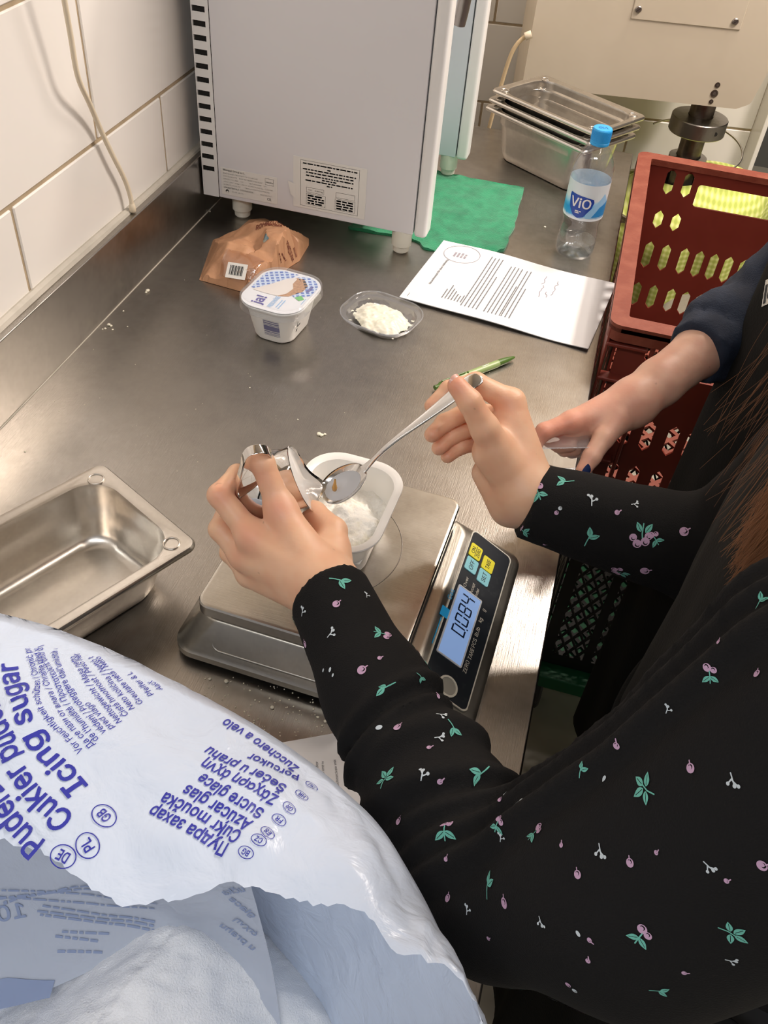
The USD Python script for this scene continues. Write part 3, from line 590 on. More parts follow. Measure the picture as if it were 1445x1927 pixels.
for h_, c in zip(hills, ((.30, .56, .82), (.03, .25, .60))): part(lb, 'hill_print', wrap(polyf(h_.difference(shield)), .0003 if c[0] > .1 else .0005), mat('hill_%d' % int(c[0]*100), c, .35), False)

# green cloth under the refrigerator
pts = [atz(814, 322), atz(850, 330), atz(900, 342), atz(945, 350), atz(986, 356), atz(974, 395), atz(966, 430), atz(948, 474), atz(900, 480), atz(850, 478), atz(803, 470), atz(786, 458), atz(745, 446), atz(700, 440), atz(655, 431), (.262, 1.43, 0), (.27, 1.52, 0), (.28, 1.60, 0), (.30, 1.655, 0)]
P_ = Polygon([(p[0], p[1]) for p in pts]); c_ = P_.exterior
ed = [c_.interpolate(t, True) for t in np.linspace(0, 1, 160, endpoint=False)]; q_ = meshkit.noise(np.array([(p.x*55, p.y*55, 0) for p in ed]), 3)
P_ = Polygon([(p.x, p.y) for p in ed]).buffer(0)
g = np.array([(x, y) for x in np.arange(.2, .56, .006) for y in np.arange(1.30, 1.70, .006) if P_.buffer(-.004).contains(Point(x, y))])
ed = np.array([(p.x, p.y) for p in ed]); ed += (q_[:, None] - .5)*.006
from scipy.spatial import Delaunay
allp = np.vstack([ed, g]); tri = Delaunay(allp).simplices; P2 = Polygon(ed).buffer(.0005)
tri = np.array([t for t in tri if P2.contains(Point(allp[t].mean(0)))])
z_ = .0022 + .0045*(meshkit.fbm(np.column_stack([allp*22, np.zeros(len(allp))]), 3, 5) - .35).clip(0)*1.6 + np.where(np.arange(len(allp)) < len(ed), .0022*(q_.mean() if False else 1)*0.8, 0)
_l = (allp - po[:2]) @ np.stack([px_[:2], py_[:2]], 1); z_ = np.where((_l[:, 0] > -.012) & (_l[:, 1] < .012), np.minimum(z_, .0012), z_)
for fx, fy in ((.345, 1.336), (.352, 1.667)): z_ = np.where(np.hypot(allp[:, 0]-fx, allp[:, 1]-fy) < .02, .0004, z_)
top = np.column_stack([allp, z_]); bot = np.column_stack([allp, np.full(len(allp), .0001)]); n = len(allp); k = np.arange(len(ed)); k1 = (k+1) % len(ed)
nz = np.cross(top[tri[:, 1]]-top[tri[:, 0]], top[tri[:, 2]]-top[tri[:, 0]])[:, 2]; tri[nz < 0] = tri[nz < 0][:, ::-1]
tag(prim(part(None, 'cleaning_cloth', (np.vstack([top, bot]), np.vstack([tri, tri[:, ::-1] + n, np.stack([k, k1, k1+n], 1), np.stack([k, k1+n, k+n], 1)])), M['green_cloth'], 50)), 'green cleaning cloth lying partly under the white refrigerator', 'cloth')

# ------------------------------------------------------------------ cream cheese tub, film lid with cream, brown sugar bag
def tub(t, o, a, w, d, h, w2, d2, r, mat_, wall=.0012):
    Mz = rotz(a)
    prof = [(w2-.02, d2-.02, r*.5, .0), (w2-.004, d2-.004, r*.8, .0008), (w2, d2, r*.85, .004), (w, d, r, h-.008), (w+.001, d+.001, r, h-.003), (w+.014, d+.014, r+.007, h-.0028), (w+.015, d+.015, r+.0075, h-.001), (w+.014, d+.014, r+.007, h), (w+.004, d+.004, r+.002, h), (w-2*wall, d-2*wall, r, h-.002), (w2-2*wall, d2-2*wall, r*.8, .005), (w2-.012, d2-.012, r*.6, .0016)]
    return part(t, 'tub', move(rings(prof, 10, cap0=True, cap1=True), Mz, o), M[mat_], 40)
z0 = .062
fl, fr, br, bl = [atz(*q, z0) for q in ((463, 567), (557, 603), (593, 528), (505, 492))]
co = (fl + fr + br + bl)/4; co[2] = .0003; ta = -6.0
tb = thing('cream_cheese_tub', 'square white cream cheese tub with printed lid under a clear cover', 'tub', co)
tub(tb, co, ta, .080, .098, z0-.003, .062, .080, .026, 'white_plastic'); tubm = move(rings([(.062, .080, .022, .004), (.080, .098, .026, z0-.011), (.081, .099, .026, z0-.006)], 10), rotz(ta), co)
def lid(mesh, lift=0): return move(mesh, rotz(ta), co + [0, 0, z0 - .0022 + lift])
base = Polygon(rrect(.092, .110, .030, 10)); fm = part(tb, 'lid_film', lid(plate(base, .0006)), M['paper'], False, label='white printed film lid')
# the print on the lid: x to the right as seen, y towards the back
B = Polygon(rrect(.090, .108, .029, 10))
blue = mat('gingham_blue', (.10, .19, .52), .5); pale = mat('gingham_pale', (.60, .70, .84), .5)
band = unary_union([Polygon([(-.05, -.008), (-.034, -.012), (-.004, .034), (.006, .060), (-.05, .060)]), Polygon([(.004, .044), (.028, .060), (.050, .030), (.046, .012), (.026, -.010), (.018, -.004), (.028, .020)])]).intersection(B.buffer(-.003))
part(fm, 'gingham', lid(move(polyf(band), t=(0, 0, .0008))), pale, False)
sq = unary_union([affinity.rotate(sbox(x-.0022, y-.0022, x+.0022, y+.0022), 33, origin=(0, 0)) for x in np.arange(-.09, .09, .0074) for y in np.arange(-.09, .09, .0074)]).intersection(band)
part(fm, 'gingham_checks', lid(move(polyf(sq), t=(0, 0, .0010))), blue, False)
br_ = Polygon([(.002, -.013), (.014, -.008), (.026, .012), (.026, .028), (.014, .042), (.004, .040), (.002, .026), (.008, .014), (.004, .002), (-.004, -.012)]).buffer(.0015)
part(fm, 'bread_print', lid(move(polyf(br_), t=(0, 0, .0010))), mat('bread_print', (.36, .17, .07), .6, vary=(300, (.55, .30, .14), .35, .7)), False)
cr = Polygon([(-.035, -.013), (-.018, -.014), (.000, -.013), (.008, -.002), (.010, .012), (.004, .024), (.004, .038), (-.006, .032), (-.020, .008)]).buffer(.002)
part(fm, 'cream_print', lid(move(polyf(cr), t=(0, 0, .0011))), mat('cream_print', (.74, .68, .62), .6), False)
TX = lambda s, h, x, y, b=False, w=None: move(move(text(s, h, b) if w is None else text_fit(s, h, w, b), rotz(90)), t=(x, y, .0012))
part(fm, 'brand_lettering', lid(cat(TX('ja!', .0145, -.010, -.046, True), TX('Natur', .0052, .036, .013, True))), mat('brand_blue', (.055, .035, .30), .5), False, label='dark blue brand lettering')
part(fm, 'small_print', lid(cat(TX('FRISCHKÄSE', .0062, .0065, -.046, True, .030), move(move(bars(.020, .0015, 8), rotz(90)), t=(.013, -.042, .0012)), move(move(bars(.024, .0015, 9), rotz(90)), t=(.017, -.044, .0012)), move(move(bars(.018, .001, 19), rotz(90)), t=(.040, -.020, .0012)))), mat('light_blue_print', (.28, .50, .78), .5), False)
part(fm, 'green_sign', lid(move(polyf(Polygon([(.024, -.008), (.033, -.013), (.038, -.006), (.030, .001)])), t=(0, 0, .0012))), mat('green_sign', (.13, .50, .12), .5), False)
bcd = [(0, 0, .024, .0007), (0, .002, .024, .0028), (0, .0040, .024, .0046), (0, .0060, .024, .0076), (0, .009, .024, .0178), (0, .0190, .024, .0200), (0, .0214, .024, .0234), (0, .0250, .024, .0266)]
tl = math.atan2(.010, .05)
fxm = rotz(ta) @ np.array([[1, 0, 0], [0, math.cos(math.pi/2 - tl), -math.sin(math.pi/2 - tl)], [0, math.sin(math.pi/2 - tl), math.cos(math.pi/2 - tl)]])
fm_ = rotz(ta) @ np.stack([[1, 0, 0], [0, -math.sin(tl), math.cos(tl)], [0, -math.cos(tl), -math.sin(tl)]], 1)
bpos = co + rotz(ta) @ np.array([-.006, -.0413, .0125])
TS = Skin(tubm, .002); part(tb, 'barcode', (TS.lay(split_long(*move(cat(*[rectf(*b) for b in bcd]), fm_, bpos), .004)[0], .0004), split_long(*cat(*[rectf(*b) for b in bcd]), .004)[1]), mat('barcode_ink', (.16, .16, .28), .5), False)
fr_ = rotz(ta) @ np.stack([[0, 1, 0], [math.sin(tl), 0, math.cos(tl)], [math.cos(tl), 0, -math.sin(tl)]], 1)
part(tb, 'side_print', move(cat(move(bars(.010, .003, 2), t=(-.030, .03, 0)), move(rectf(-.031, .022, -.027, .027), t=(0, 0, 0)), move(rectf(-.032, .033, -.030, .041), t=(0, 0, 0))), fr_, co + rotz(ta) @ np.array([.0325, 0, 0])), M['ink'], False)
part(tb, 'clear_cover', lid(rings([(.098, .116, .034, -.012), (.100, .118, .035, -.011), (.0985, .1165, .034, -.003), (.097, .115, .033, .0034), (.092, .110, .031, .0046), (.086, .104, .029, .0030), (.07, .09, .02, .0029)], 10, cap1=True)), M['clear_lid'], 40)

lo = atz(717, 603, .004); lo[2] = .0008
ct = thing('clear_lid_tray', 'clear plastic lid lying open side up, holding a smear of cream', 'plastic lid', lo)
tz = rotz(-14); tl_ = np.array([[1, 0, 0], [0, 1, -.03], [0, .03, 1]])
part(ct, 'tray', move(rings([(.074, .060, .022, .0006), (.088, .074, .028, .001), (.096, .082, .030, .006), (.099, .085, .032, .012), (.112, .098, .037, .0125), (.114, .100, .038, .016), (.1155, .1015, .0385, .0165)], 10, cap0=True), tz, lo), M['clear_lid'], 40)
rg = [tube([(x, y, .0168) for x, y in rrect(.1155, .1015, .0385, 10)] + [(rrect(.1155, .1015, .0385, 10)[0][0], rrect(.1155, .1015, .0385, 10)[0][1], .0168)], .0009, 6, False)]
part(ct, 'rolled_edge', move(rg[0], tz, lo), M['clear_lid'], True)
gx, gy = np.meshgrid(np.linspace(-1, 1, 70), np.linspace(-1, 1, 60), indexing='ij'); rr = np.sqrt((gx)**2 + (gy)**2 + .25*gx*gy)
nz_ = meshkit.fbm(np.stack([gx*4, gy*4, gx*0], -1), 4, 11); nb = meshkit.fbm(np.stack([gx*2.2+5, gy*2.2, gx*0], -1), 3, 21)
zz = (1 - (rr/(.93 + .18*(nb-.5)))**3).clip(-.3, 1)*.010 + (nz_-.5)*.010
keep = (zz > -.001); Pm = np.stack([gx*.047, gy*.036, zz.clip(0) + .0055], -1).reshape(-1, 3)
i, j = np.meshgrid(np.arange(69), np.arange(59), indexing='ij'); k = (i*60 + j).ravel(); q = np.stack([k, k+60, k+61, k+1], 1); q = q[keep.ravel()[q].all(1)]
M['cream'] = mat('soft_cream', (.82, .80, .66), .4, vary=(60, (.74, .72, .62), .35, .75), subsurface_weight=.2, subsurface_radius=(.01, .01, .006), subsurface_scale=.5)
sm = move((Pm, q), rotz(-18), lo); tag(prim(part(None, 'cream_smear', sm, M['cream'], True)), 'lumpy smear of pale yellow cream in the clear lid', 'cream')

# brown paper sugar bag, folded and crumpled
bp = [((376, 527), .0), ((455, 549), .0), ((485, 556), .0), ((548, 499), .0), ((562, 492), .0), ((580, 462), .0), ((580, 449), .0), ((498, 412), .0), ((470, 414), .0), ((440, 440), 0), ((402, 452), .0),
      ((378, 524), .005), ((412, 457), .034), ((430, 456), .046), ((465, 462), .044), ((490, 470), .042), ((440, 515), .024), ((462, 543), .008), ((430, 538), .007), ((480, 505), .034), ((400, 500), .020), ((484, 535), .020),
      ((470, 421), .040), ((519, 416), .058), ((545, 428), .060), ((562, 440), .056), ((576, 449), .036), ((576, 462), .022), ((500, 442), .056), ((520, 455), .056), ((495, 460), .040), ((540, 462), .050), ((556, 486), .008), ((520, 490), .034), ((553, 470), .036), ((468, 445), .034), ((425, 470), .040), ((455, 480), .040), ((440, 490), .034), ((500, 428), .050), ((530, 440), .059), ((488, 482), .030), ((478, 468), .034)]
W3 = []
for (a, b), z in bp: W3.append(atz(a, b, z))
W3 = np.array(W3); ng = 11
hull = Polygon(W3[:ng, :2]).buffer(0).buffer(.001)
gx = np.arange(W3[:, 0].min(), W3[:, 0].max(), .0032); gy = np.arange(W3[:, 1].min(), W3[:, 1].max(), .0032)
gp = np.array([(x, y) for x in gx for y in gy if hull.buffer(-.002).contains(Point(x, y))])
ex_ = np.array([(p.x, p.y) for p in (hull.exterior.interpolate(t, True) for t in np.linspace(0, 1, 150, endpoint=False))])
from scipy.interpolate import LinearNDInterpolator, NearestNDInterpolator
fz = LinearNDInterpolator(W3[:, :2], W3[:, 2]); gz = fz(gp); gz = np.where(np.isnan(gz), 0, gz)
w_ = (meshkit.fbm(np.column_stack([gp*55, 0*gp[:, 0]]), 4, 2) - .5); w2_ = np.abs(meshkit.noise(np.column_stack([gp*38 + 9, 0*gp[:, 0]]), 8) - .5)
gz = np.maximum(gz + w_*.005 - w2_*.006 + .0015, .001)
ap = np.vstack([ex_, gp]); az = np.r_[np.full(len(ex_), .0006), gz]; tri = Delaunay(ap).simplices; hb = hull.buffer(.001); tri = np.array([t for t in tri if hb.contains(Point(ap[t].mean(0)))])
top = np.column_stack([ap, az]); nz = np.cross(top[tri[:, 1]]-top[tri[:, 0]], top[tri[:, 2]]-top[tri[:, 0]])[:, 2]; tri[nz < 0] = tri[nz < 0][:, ::-1]
n = len(ap); bagm = (np.vstack([top, np.column_stack([ap, np.full(n, .0003)])]), np.vstack([tri, tri[:, ::-1] + n]))
M['kraft'] = mat('kraft_paper', (.56, .30, .165), .5, vary=(30, (.46, .235, .125), .35, .7), bump=(90, .35))
M['kraft_ink'] = mat('brown_print', (.16, .035, .018), .6)
sb = thing('brown_sugar_bag', 'crumpled brown paper bag of raw cane sugar, folded over behind the cream cheese tub', 'bag', (*W3[:, :2].mean(0), 0))
part(sb, 'bag', bagm, M['kraft'], 22)
ks = Skin((top, tri), .003); ks.n *= np.sign(ks.n[:, 2].mean())
def on_bag(mesh, a, b, lift=.0008):
    """Lays a flat mesh so that its x runs from picture point a towards b, on the bag."""
    A_, B_ = ks.hit(*a), ks.hit(*b); return ks.decal(mesh, A_, B_ - A_, lift=lift, L=.005)
def on_bag_text(s, h, a, b): A_, B_ = ks.hit(*a), ks.hit(*b); return ks.decal(text_fit(s, h, np.linalg.norm(B_ - A_), True), A_, B_ - A_, lift=.0008, L=.005)
part(sb, 'printed_text', cat(on_bag_text('ROHRZUCKER', .0115, (480, 430), (554, 446)), on_bag_text('BRAUNER', .0045, (498, 420), (530, 424)), on_bag_text('ROHRZUCKER', .0095, (543, 460), (557, 492)), on_bag_text('BRAUNER', .004, (555, 468), (560, 486)), on_bag(bars(.02, .002, 4), (528, 478), (534, 492)), on_bag(bars(.02, .002, 5), (533, 477), (539, 491))), M['kraft_ink'], False)
part(sb, 'picture_print', on_bag(polyf(Polygon([(0, 0), (.022, .002), (.024, .016), (.002, .013)])), (492, 452), (515, 466)), mat('print_blue', (.12, .20, .24), .5, vary=(80, (.35, .33, .25), .4, .6)), False)
wf = on_bag(polyf(sbox(0, -.028, .062, .012).buffer(.004)), (424, 480), (484, 493), .0016)
part(sb, 'window_film', wf, clear('shiny_film', (.93, .86, .80), .12, .10), True, label='glossy clear window of the bag')
A_, B_, C_ = ks.hit(424, 521), ks.hit(459, 530), ks.hit(432, 503); lf_ = np.cross(B_ - A_, C_ - A_); lf_ /= np.linalg.norm(lf_); lf_ *= np.sign(lf_[2]); FL = frame(B_ - A_, np.cross(lf_, B_ - A_))
top_ = max(((ks.p[np.linalg.norm(ks.p - (A_ + FL @ np.array([.015, .011, 0])), axis=1) < .020] - A_) @ FL[:, 2]).max(), 0) + .0006
part(sb, 'barcode_label', move(plate(sbox(0, 0, .030, .022).buffer(.001), .0004), FL, A_ + FL[:, 2]*top_), M['label'], False)
part(sb, 'barcode', move(cat(*[rectf(.004 + .0016*k, .004, .004 + .0016*k + (.0009, .0005, .0012)[k % 3], .019) for k in range(14)]), FL, A_ + FL[:, 2]*(top_ + .0007)), M['ink'], False)
# ------------------------------------------------------------------ kitchen scale, tub of icing
sc = thing('kitchen_scale', 'stainless steel kitchen scale with blue display reading 0.084 on its side panel', 'scale', (.495, .58, 0))
sa = -2.2; sO = np.array([.495, .58, 0]); Rs = rotz(sa)
S = lambda mesh: move(mesh, Rs, sO)
def hexa(b, r=.012):
    """Rounded body through level rounded rectangles given as x0, x1, y0, y1, radius, z."""
    return loft([np.column_stack([rrect(x1-x0, y1-y0, rr, 8) + ((x0+x1)/2, (y0+y1)/2), np.full(36, z)]) for x0, x1, y0, y1, rr, z in b], True, True)
body = hexa([(-.146, .146, -.120, .120, .020, .008), (-.150, .150, -.124, .124, .022, .0085), (-.150, .150, -.124, .124, .022, .016), (-.147, .146, -.121, .121, .022, .020), (-.1255, .0885, -.1085, .1085, .020, .0545), (-.120, .083, -.105, .105, .018, .0565)])
part(sc, 'housing', S(body), M['scale_steel'], 35)
for x in (-.12, .12):
    for y in (-.10, .10): part(sc, 'foot', S(move(lathe([(.009, .0004), (.010, .002), (.010, .009)], 18, True, True), t=(x, y, 0))), M['rubber'])
rl_ = np.array([(x, y) for x, y in rrect(.17, .020, .007, 6)]); e_ = (-.1215 + .1505)/(.0545 - .016)
pr = [np.array([x, -.1252 + (.0352 + y - .016)*.44 - .0012, .0352 + y]) for x, y in rl_]
part(sc, 'pressed_bead', S(move(tube(pr + [pr[0]], .0016, 6, False), t=(-.022, .0042, 0))), M['scale_steel'], True)
part(sc, 'pan_support', S(hexa([(-.112, .075, -.096, .096, .014, .056), (-.112, .075, -.096, .096, .014, .062)])), M['vent_dark'], 30)
plx0, plx1, ply0, ply1 = -.127, .074, -.1075, .1225
pf = hexa([(plx0+.002, plx1-.002, ply0+.002, ply1-.002, .012, .0580), (plx0, plx1, ply0, ply1, .013, .0590), (plx0, plx1, ply0, ply1, .013, .0705), (plx0+.0012, plx1-.0012, ply0+.0012, ply1-.0012, .012, .0722), (plx0+.004, plx1-.004, ply0+.004, ply1-.004, .010, .0730)])
M['platform_steel'] = steel('platform_steel', (.48, .455, .41), .24, .36, .16, (5, 70, 4), 9)
pfp = part(sc, 'platform', S(pf), M['platform_steel'], 30)
pcx, pcy = (plx0+plx1)/2 - .012, (ply0+ply1)/2 + .006
part(pfp, 'ring_groove', S(move(tube([(.0745*math.cos(a), .0745*math.sin(a), .0731) for a in np.linspace(0, 2*np.pi, 90)], .0005, 6, False), t=(pcx, pcy, 0))), M['dull_steel'], True)
# sloping panel on the right: x along the panel (away from the cook with the camera), y up the slope
sl = np.array([.0885 - .146, 0, .0545 - .020]); sl /= np.linalg.norm(sl); pe = np.array([.146, 0, .020]); FPn = Rs @ np.stack([[0, 1, 0], sl, np.cross([0, 1, 0], sl)], 1); OPn = Rs @ pe + sO
PN = lambda mesh, lift=0: move(mesh, FPn, OPn + FPn[:, 2]*lift)
def onp(px, py):
    r = ray(px, py); n = FPn[:, 2]; P = CAM + r*((OPn - CAM) @ n)/(r @ n); d = P - OPn; return d @ FPn[:, 0], d @ FPn[:, 1]
plen = np.linalg.norm(np.array([.146-.0885, .0545-.020]))
pnl = plate(sbox(-.1015, .0085, .1035, plen-.0065).buffer(-.006).buffer(.006), .0012)
M['panel'] = mat('panel_black', (.012, .016, .022), .35, vary=(120, (.025, .03, .035), .55, .75)); M['panel_edge'] = mat('panel_edge', (.62, .60, .52), .4)
pp = part(sc, 'panel', PN(pnl), M['panel'], 20); part(pp, 'panel_border', PN(plate(sbox(-.1028, .0072, .1048, plen-.0052).buffer(-.006).buffer(.006).difference(sbox(-.1015, .0085, .1035, plen-.0065).buffer(-.006).buffer(.006)), .0014)), M['panel_edge'], False)
(a0, b0), (a1, b1), (a2, b2), (a3, b3) = onp(863, 1259), onp(901, 1135), onp(863, 1101), onp(825, 1222)
lx0, lx1, ly0, ly1 = (a0+a3)/2, (a1+a2)/2, (b0+b1)/2, (b2+b3)/2
M['lcd'] = usdkit.material(stage, '/World/Looks/lcd_backlight', {'p': ('principled_bsdf', {'base_color': (.20, .29, .46), 'roughness': .2, 'emission_color': (.20, .33, .62), 'emission_strength': .26})}, surface='p.BSDF')
ds = part(pp, 'display', PN(plate(sbox(lx0, ly0, lx1, ly1).buffer(.0008), .0005), .0013), M['lcd'], False, label='blue backlit display')
part(ds, 'display_frame', PN(plate(sbox(lx0, ly0, lx1, ly1).buffer(.0018).difference(sbox(lx0, ly0, lx1, ly1).buffer(.0002)), .0008), .0013), mat('frame_grey', (.55, .58, .62), .4), False)
SEG = {'0': 'abcdef', '8': 'abcdefg', '4': 'bcfg'}
def seven(ch, w, h, t):
    s = {'a': (t*.8, h-t, w-t*.8, h), 'g': (t*.8, h/2-t/2, w-t*.8, h/2+t/2), 'd': (t*.8, 0, w-t*.8, t), 'b': (w-t, h/2+t*.4, w, h-t*.3), 'c': (w-t, t*.3, w, h/2-t*.4), 'f': (0, h/2+t*.4, t, h-t*.3), 'e': (0, t*.3, t, h/2-t*.4)}
    return cat(*[rectf(*s[c]) for c in SEG[ch]])
hh = (ly1-ly0)*.60; ww = hh*.62; x = lx0 + (lx1-lx0)*.36; dg = []
for i, ch in enumerate('0084'):
    if i: dg.append(move(seven(ch, ww, hh, hh*.11), t=(x, ly0 + (ly1-ly0)*.2, .0021)))
    else: dg.append(move(cat(*[rectf(*s) for s in ((0, 0, ww*.8, hh*.11), (0, hh*.89, ww*.8, hh), (0, 0, hh*.11, hh), (ww-hh*.11, hh*.1, ww, hh*.9))]), t=(x, ly0 + (ly1-ly0)*.2, .0021)))
    x += ww*1.28
    if i == 0: dg.append(move(rectf(x-ww*.24, ly0+(ly1-ly0)*.14, x-ww*.10, ly0+(ly1-ly0)*.2), t=(0, 0, .0021)))
part(ds, 'digits', PN(cat(*dg)), mat('lcd_digits', (.012, .025, .06), .4), False, label='dark digits 0.084')
for nm, p, col, s in (('ON', (893, 1040), 'y', 'ON'), ('TARE', (916, 1064), 'y', 'TARE'), ('OFF', (885, 1065), 'c', 'OFF'), ('SET', (908, 1088), 'c', 'SET')):
    u, v = onp(*p); c = {'y': (.72, .66, .02), 'c': (.24, .58, .66)}[col]
    b = part(pp, 'button', PN(plate(sbox(u-.0090, v-.0074, u+.0090, v+.0074).buffer(-.002).buffer(.002), .0010), .0012), M.setdefault('btn' + col, mat('button_' + ('yellow' if col == 'y' else 'cyan'), c, .45)), False, label=('yellow' if col == 'y' else 'light blue') + ' key marked ' + s)
    if s == 'ON': tm = cat(at2(text_fit('ON', .0040, .009), -.0045, .0012), rectf(-.007, -.0004, .007, .0002), at2(text_fit('ZERO', .0040, .012), -.006, -.0054))
    else: tm = at2(text_fit(s, .0050, .0125), -.00625, -.0025)
    part(b, 'key_lettering', PN(move(tm, t=(u, v, .0024))), M['ink'], False)
pr = []
for s, p, w, h in (('Over', (875, 1096), .014, .0034), ('Accept', (887, 1108), .014, .0034), ('Under', (895, 1118), .014, .0034), ('ZERO', (875, 1256), .015, .0042), ('TARE', (884, 1232), .014, .0042), ('PCS', (890, 1211), .011, .0042), ('lb.lb', (896, 1190), .012, .0042), ('kg', (902, 1168), .006, .0042), ('g', (908, 1149), .003, .0042)):
    u, v = onp(*p); pr.append(move(text_fit(s, h, w), t=(u-w/2, v-h/2, .0016)))
part(pp, 'printed_words', PN(cat(*pr)), M['panel_edge'], False)
u, v = onp(837, 1154); part(pp, 'logo', PN(cat(move(rectf(-.006, -.006, .006, .006), t=(u, v, .0016)), move(rectf(-.042, -.0005, -.008, .0005), t=(u, v+.003, .0016)), move(text_fit('Gas', .005, .014), t=(u+.017, v-.001, .0016)))), mat('logo_blue', (.02, .36, .75), .4), False)
u, v = onp(840, 1293); part(pp, 'level_bubble', PN(plate(Point(u, v).buffer(.0088), .0012), .0012), mat('bubble', (.32, .31, .27), .15), False); part(pp, 'level_ring', PN(plate(Point(u, v).buffer(.0108).difference(Point(u, v).buffer(.0088)), .0018), .0012), M['panel_edge'], False)

tO = np.array([.4675, .6015, .0733]); ti = thing('icing_tub', 'white plastic tub of icing sugar standing on the scale platform', 'tub', tO)
tub(ti, tO, sa, .0865, .1185, .0545, .072, .100, .028, 'white_plastic')
gx, gy = np.meshgrid(np.linspace(-1, 1, 90), np.linspace(-1, 1, 110), indexing='ij')
sqr = (np.abs(gx)**4 + np.abs(gy)**4)**.25
lump = meshkit.fbm(np.stack([gx*3.6, gy*4.6, gx*0], -1), 5, 31); big = meshkit.fbm(np.stack([gx*1.4 + 3, gy*1.6, gx*0], -1), 2, 5)
zz = .025 + .014*np.clip(1.1 - ((gx-.1)**2 + (gy+.45)**2), 0, 1) + (lump-.5)*.013 + (big-.5)*.016
zz = zz.clip(.012)
sc_ = .0385 + (zz-.004)*.09; Pm = np.stack([gx*sc_, gy*(sc_+.0140), zz], -1)
# round the corners off so that the powder stays inside the tub
k_ = np.maximum(np.abs(gx), np.abs(gy)); rad = np.sqrt(gx**2 + gy**2) + 1e-9; f_ = np.where(k_ > .55, 1 - .13*((rad/k_ - 1)/.414)*((k_-.55)/.45), 1); Pm[..., :2] *= f_[..., None]
i, j = np.meshgrid(np.arange(89), np.arange(109), indexing='ij'); k = (i*110 + j).ravel(); q = np.stack([k, k+110, k+111, k+1], 1)
M['icing'] = mat('icing_sugar', (.88, .87, .82), .9, vary=(45, (.80, .76, .60), .52, .80), bump=(420, .5))
ic = move((Pm.reshape(-1, 3), q), rotz(sa), tO); tag(prim(part(None, 'icing_powder', ic, M['icing'], True)), 'heap of lumpy white icing sugar in the tub on the scale', 'sugar', kind='stuff')

# ------------------------------------------------------------------ spilt sugar and crumbs on the worktop
cr = random.Random(4); grains = []
def crumb(p, r):
    m_ = trimesh.creation.icosphere(1, r); v = np.array(m_.vertices); v *= 1 + .5*(meshkit.noise(v*900 + cr.random()*99) - .5)[:, None]; v[:, 2] *= .6
    grains.append((v + p + [0, 0, r*.45], m_.faces))
for (x, y, r) in ((278, 548, .0030), (275, 551, .0020), (205, 612, .0026), (209, 614, .002), (198, 619, .0018), (212, 621, .0016), (193, 620, .0012), (232, 586, .0014), (600, 818, .003), (605, 820, .0026), (611, 818, .002), (395, 1278, .0016), (426, 1283, .0022), (512, 1332, .002), (598, 1350, .0014), (612, 1358, .0016), (606, 1366, .001), (470, 1300, .001), (480, 1318, .001), (590, 1335, .001), (552, 1330, .0009), (1025, 428, .0022), (395, 398, .0014), (240, 615, .001), (245, 540, .0012), (560, 790, .001), (470, 730, .0009), (47, 850, .0012)): crumb(atz(x, y), r)
for k in range(150):
    a = atz(cr.uniform(380, 650), 0 + cr.uniform(1275, 1390)); crumb(a, cr.uniform(.0003, .0008))
for k in range(120): crumb(atz(cr.uniform(100, 1050), cr.uniform(480, 900)), cr.uniform(.0002, .0006))
tag(prim(part(None, 'crumbs', cat(*grains), mat('crumb', (.80, .76, .62), .8), True)), 'tiny sugar crumbs scattered over the steel worktop', 'crumbs', kind='stuff')
# ------------------------------------------------------------------ big sugar bag, torn open, in the foreground
bag = thing('icing_sugar_bag', 'large torn-open white plastic bag of icing sugar in the foreground, tinted as by cool light', 'bag', (.46, .06, .0005))
NB = 90
far_s = [at(*p) for p in ((-160, 1120, .60), (0, 1152, .585), (150, 1197, .575), (300, 1266, .562), (400, 1318, .552), (500, 1378, .543), (640, 1478, .527), (710, 1548, .512), (770, 1640, .494), (850, 1790, .462), (905, 1920, .436))]
far_r = [at(*p) for p in ((-140, 1555, .475), (-40, 1568, .468), (40, 1590, .462), (105, 1622, .456), (150, 1660, .450), (195, 1692, .446), (260, 1702, .446), (325, 1694, .448), (400, 1672, .449), (462, 1664, .448), (540, 1688, .444), (640, 1704, .439), (690, 1716, .436), (722, 1772, .428), (800, 1806, .420), (880, 1862, .411), (906, 1925, .404))]
near_s = [(.712, .085, .235), (.70, -.04, .22), (.60, -.13, .21), (.45, -.16, .20), (.30, -.12, .20), (.215, .0, .20), (.205, .15, .215)]
near_r = [(.660, .085, .280), (.645, .0, .275), (.57, -.07, .27), (.45, -.09, .265), (.34, -.06, .26), (.285, .02, .255), (.292, .11, .250)]
def loop(far, near):
    a = smooth_path(far, NB); b = smooth_path([far[-1]] + near + [far[0]], NB + 2)[1:-1]; return np.vstack([a, b])
Sil, Rim = loop(far_s, near_s), loop(far_r, near_r)
jag = np.column_stack([np.zeros(2*NB), meshkit.noise(np.column_stack([np.arange(2*NB)*.9, np.zeros(2*NB), np.zeros(2*NB)]), 4) - .5, np.zeros(2*NB)])*.0045
Rim = Rim + jag
ctr = np.array([.46, .045, 0])
Bot = ctr + (Sil - ctr)*[.80, .80, 0]; Bot[:, 2] = .0012
Bot[:NB, 1] = np.minimum(Bot[:NB, 1], .235)
low = ctr + (Sil - ctr)*[.90, .88, .45]; low[:NB, 1] = np.minimum(low[:NB, 1], .245)
loops = [Bot*[1, 1, 0] + [0, 0, .0012], Bot + (low - Bot)*.25 + [0, 0, .002], low]
for t in (.35, .7): loops.append(low + (Sil - low)*t)
loops.append(Sil)
nt = 16
bul = np.array([.0, -.0, 1.0])
for k in range(1, nt + 1):
    t = k/nt; c = Sil*.45 + Rim*.55 + bul*.020; loops.append((1-t)**2*Sil + 2*t*(1-t)*c + t*t*Rim)
bv, bf = loft(loops, cap0=True)
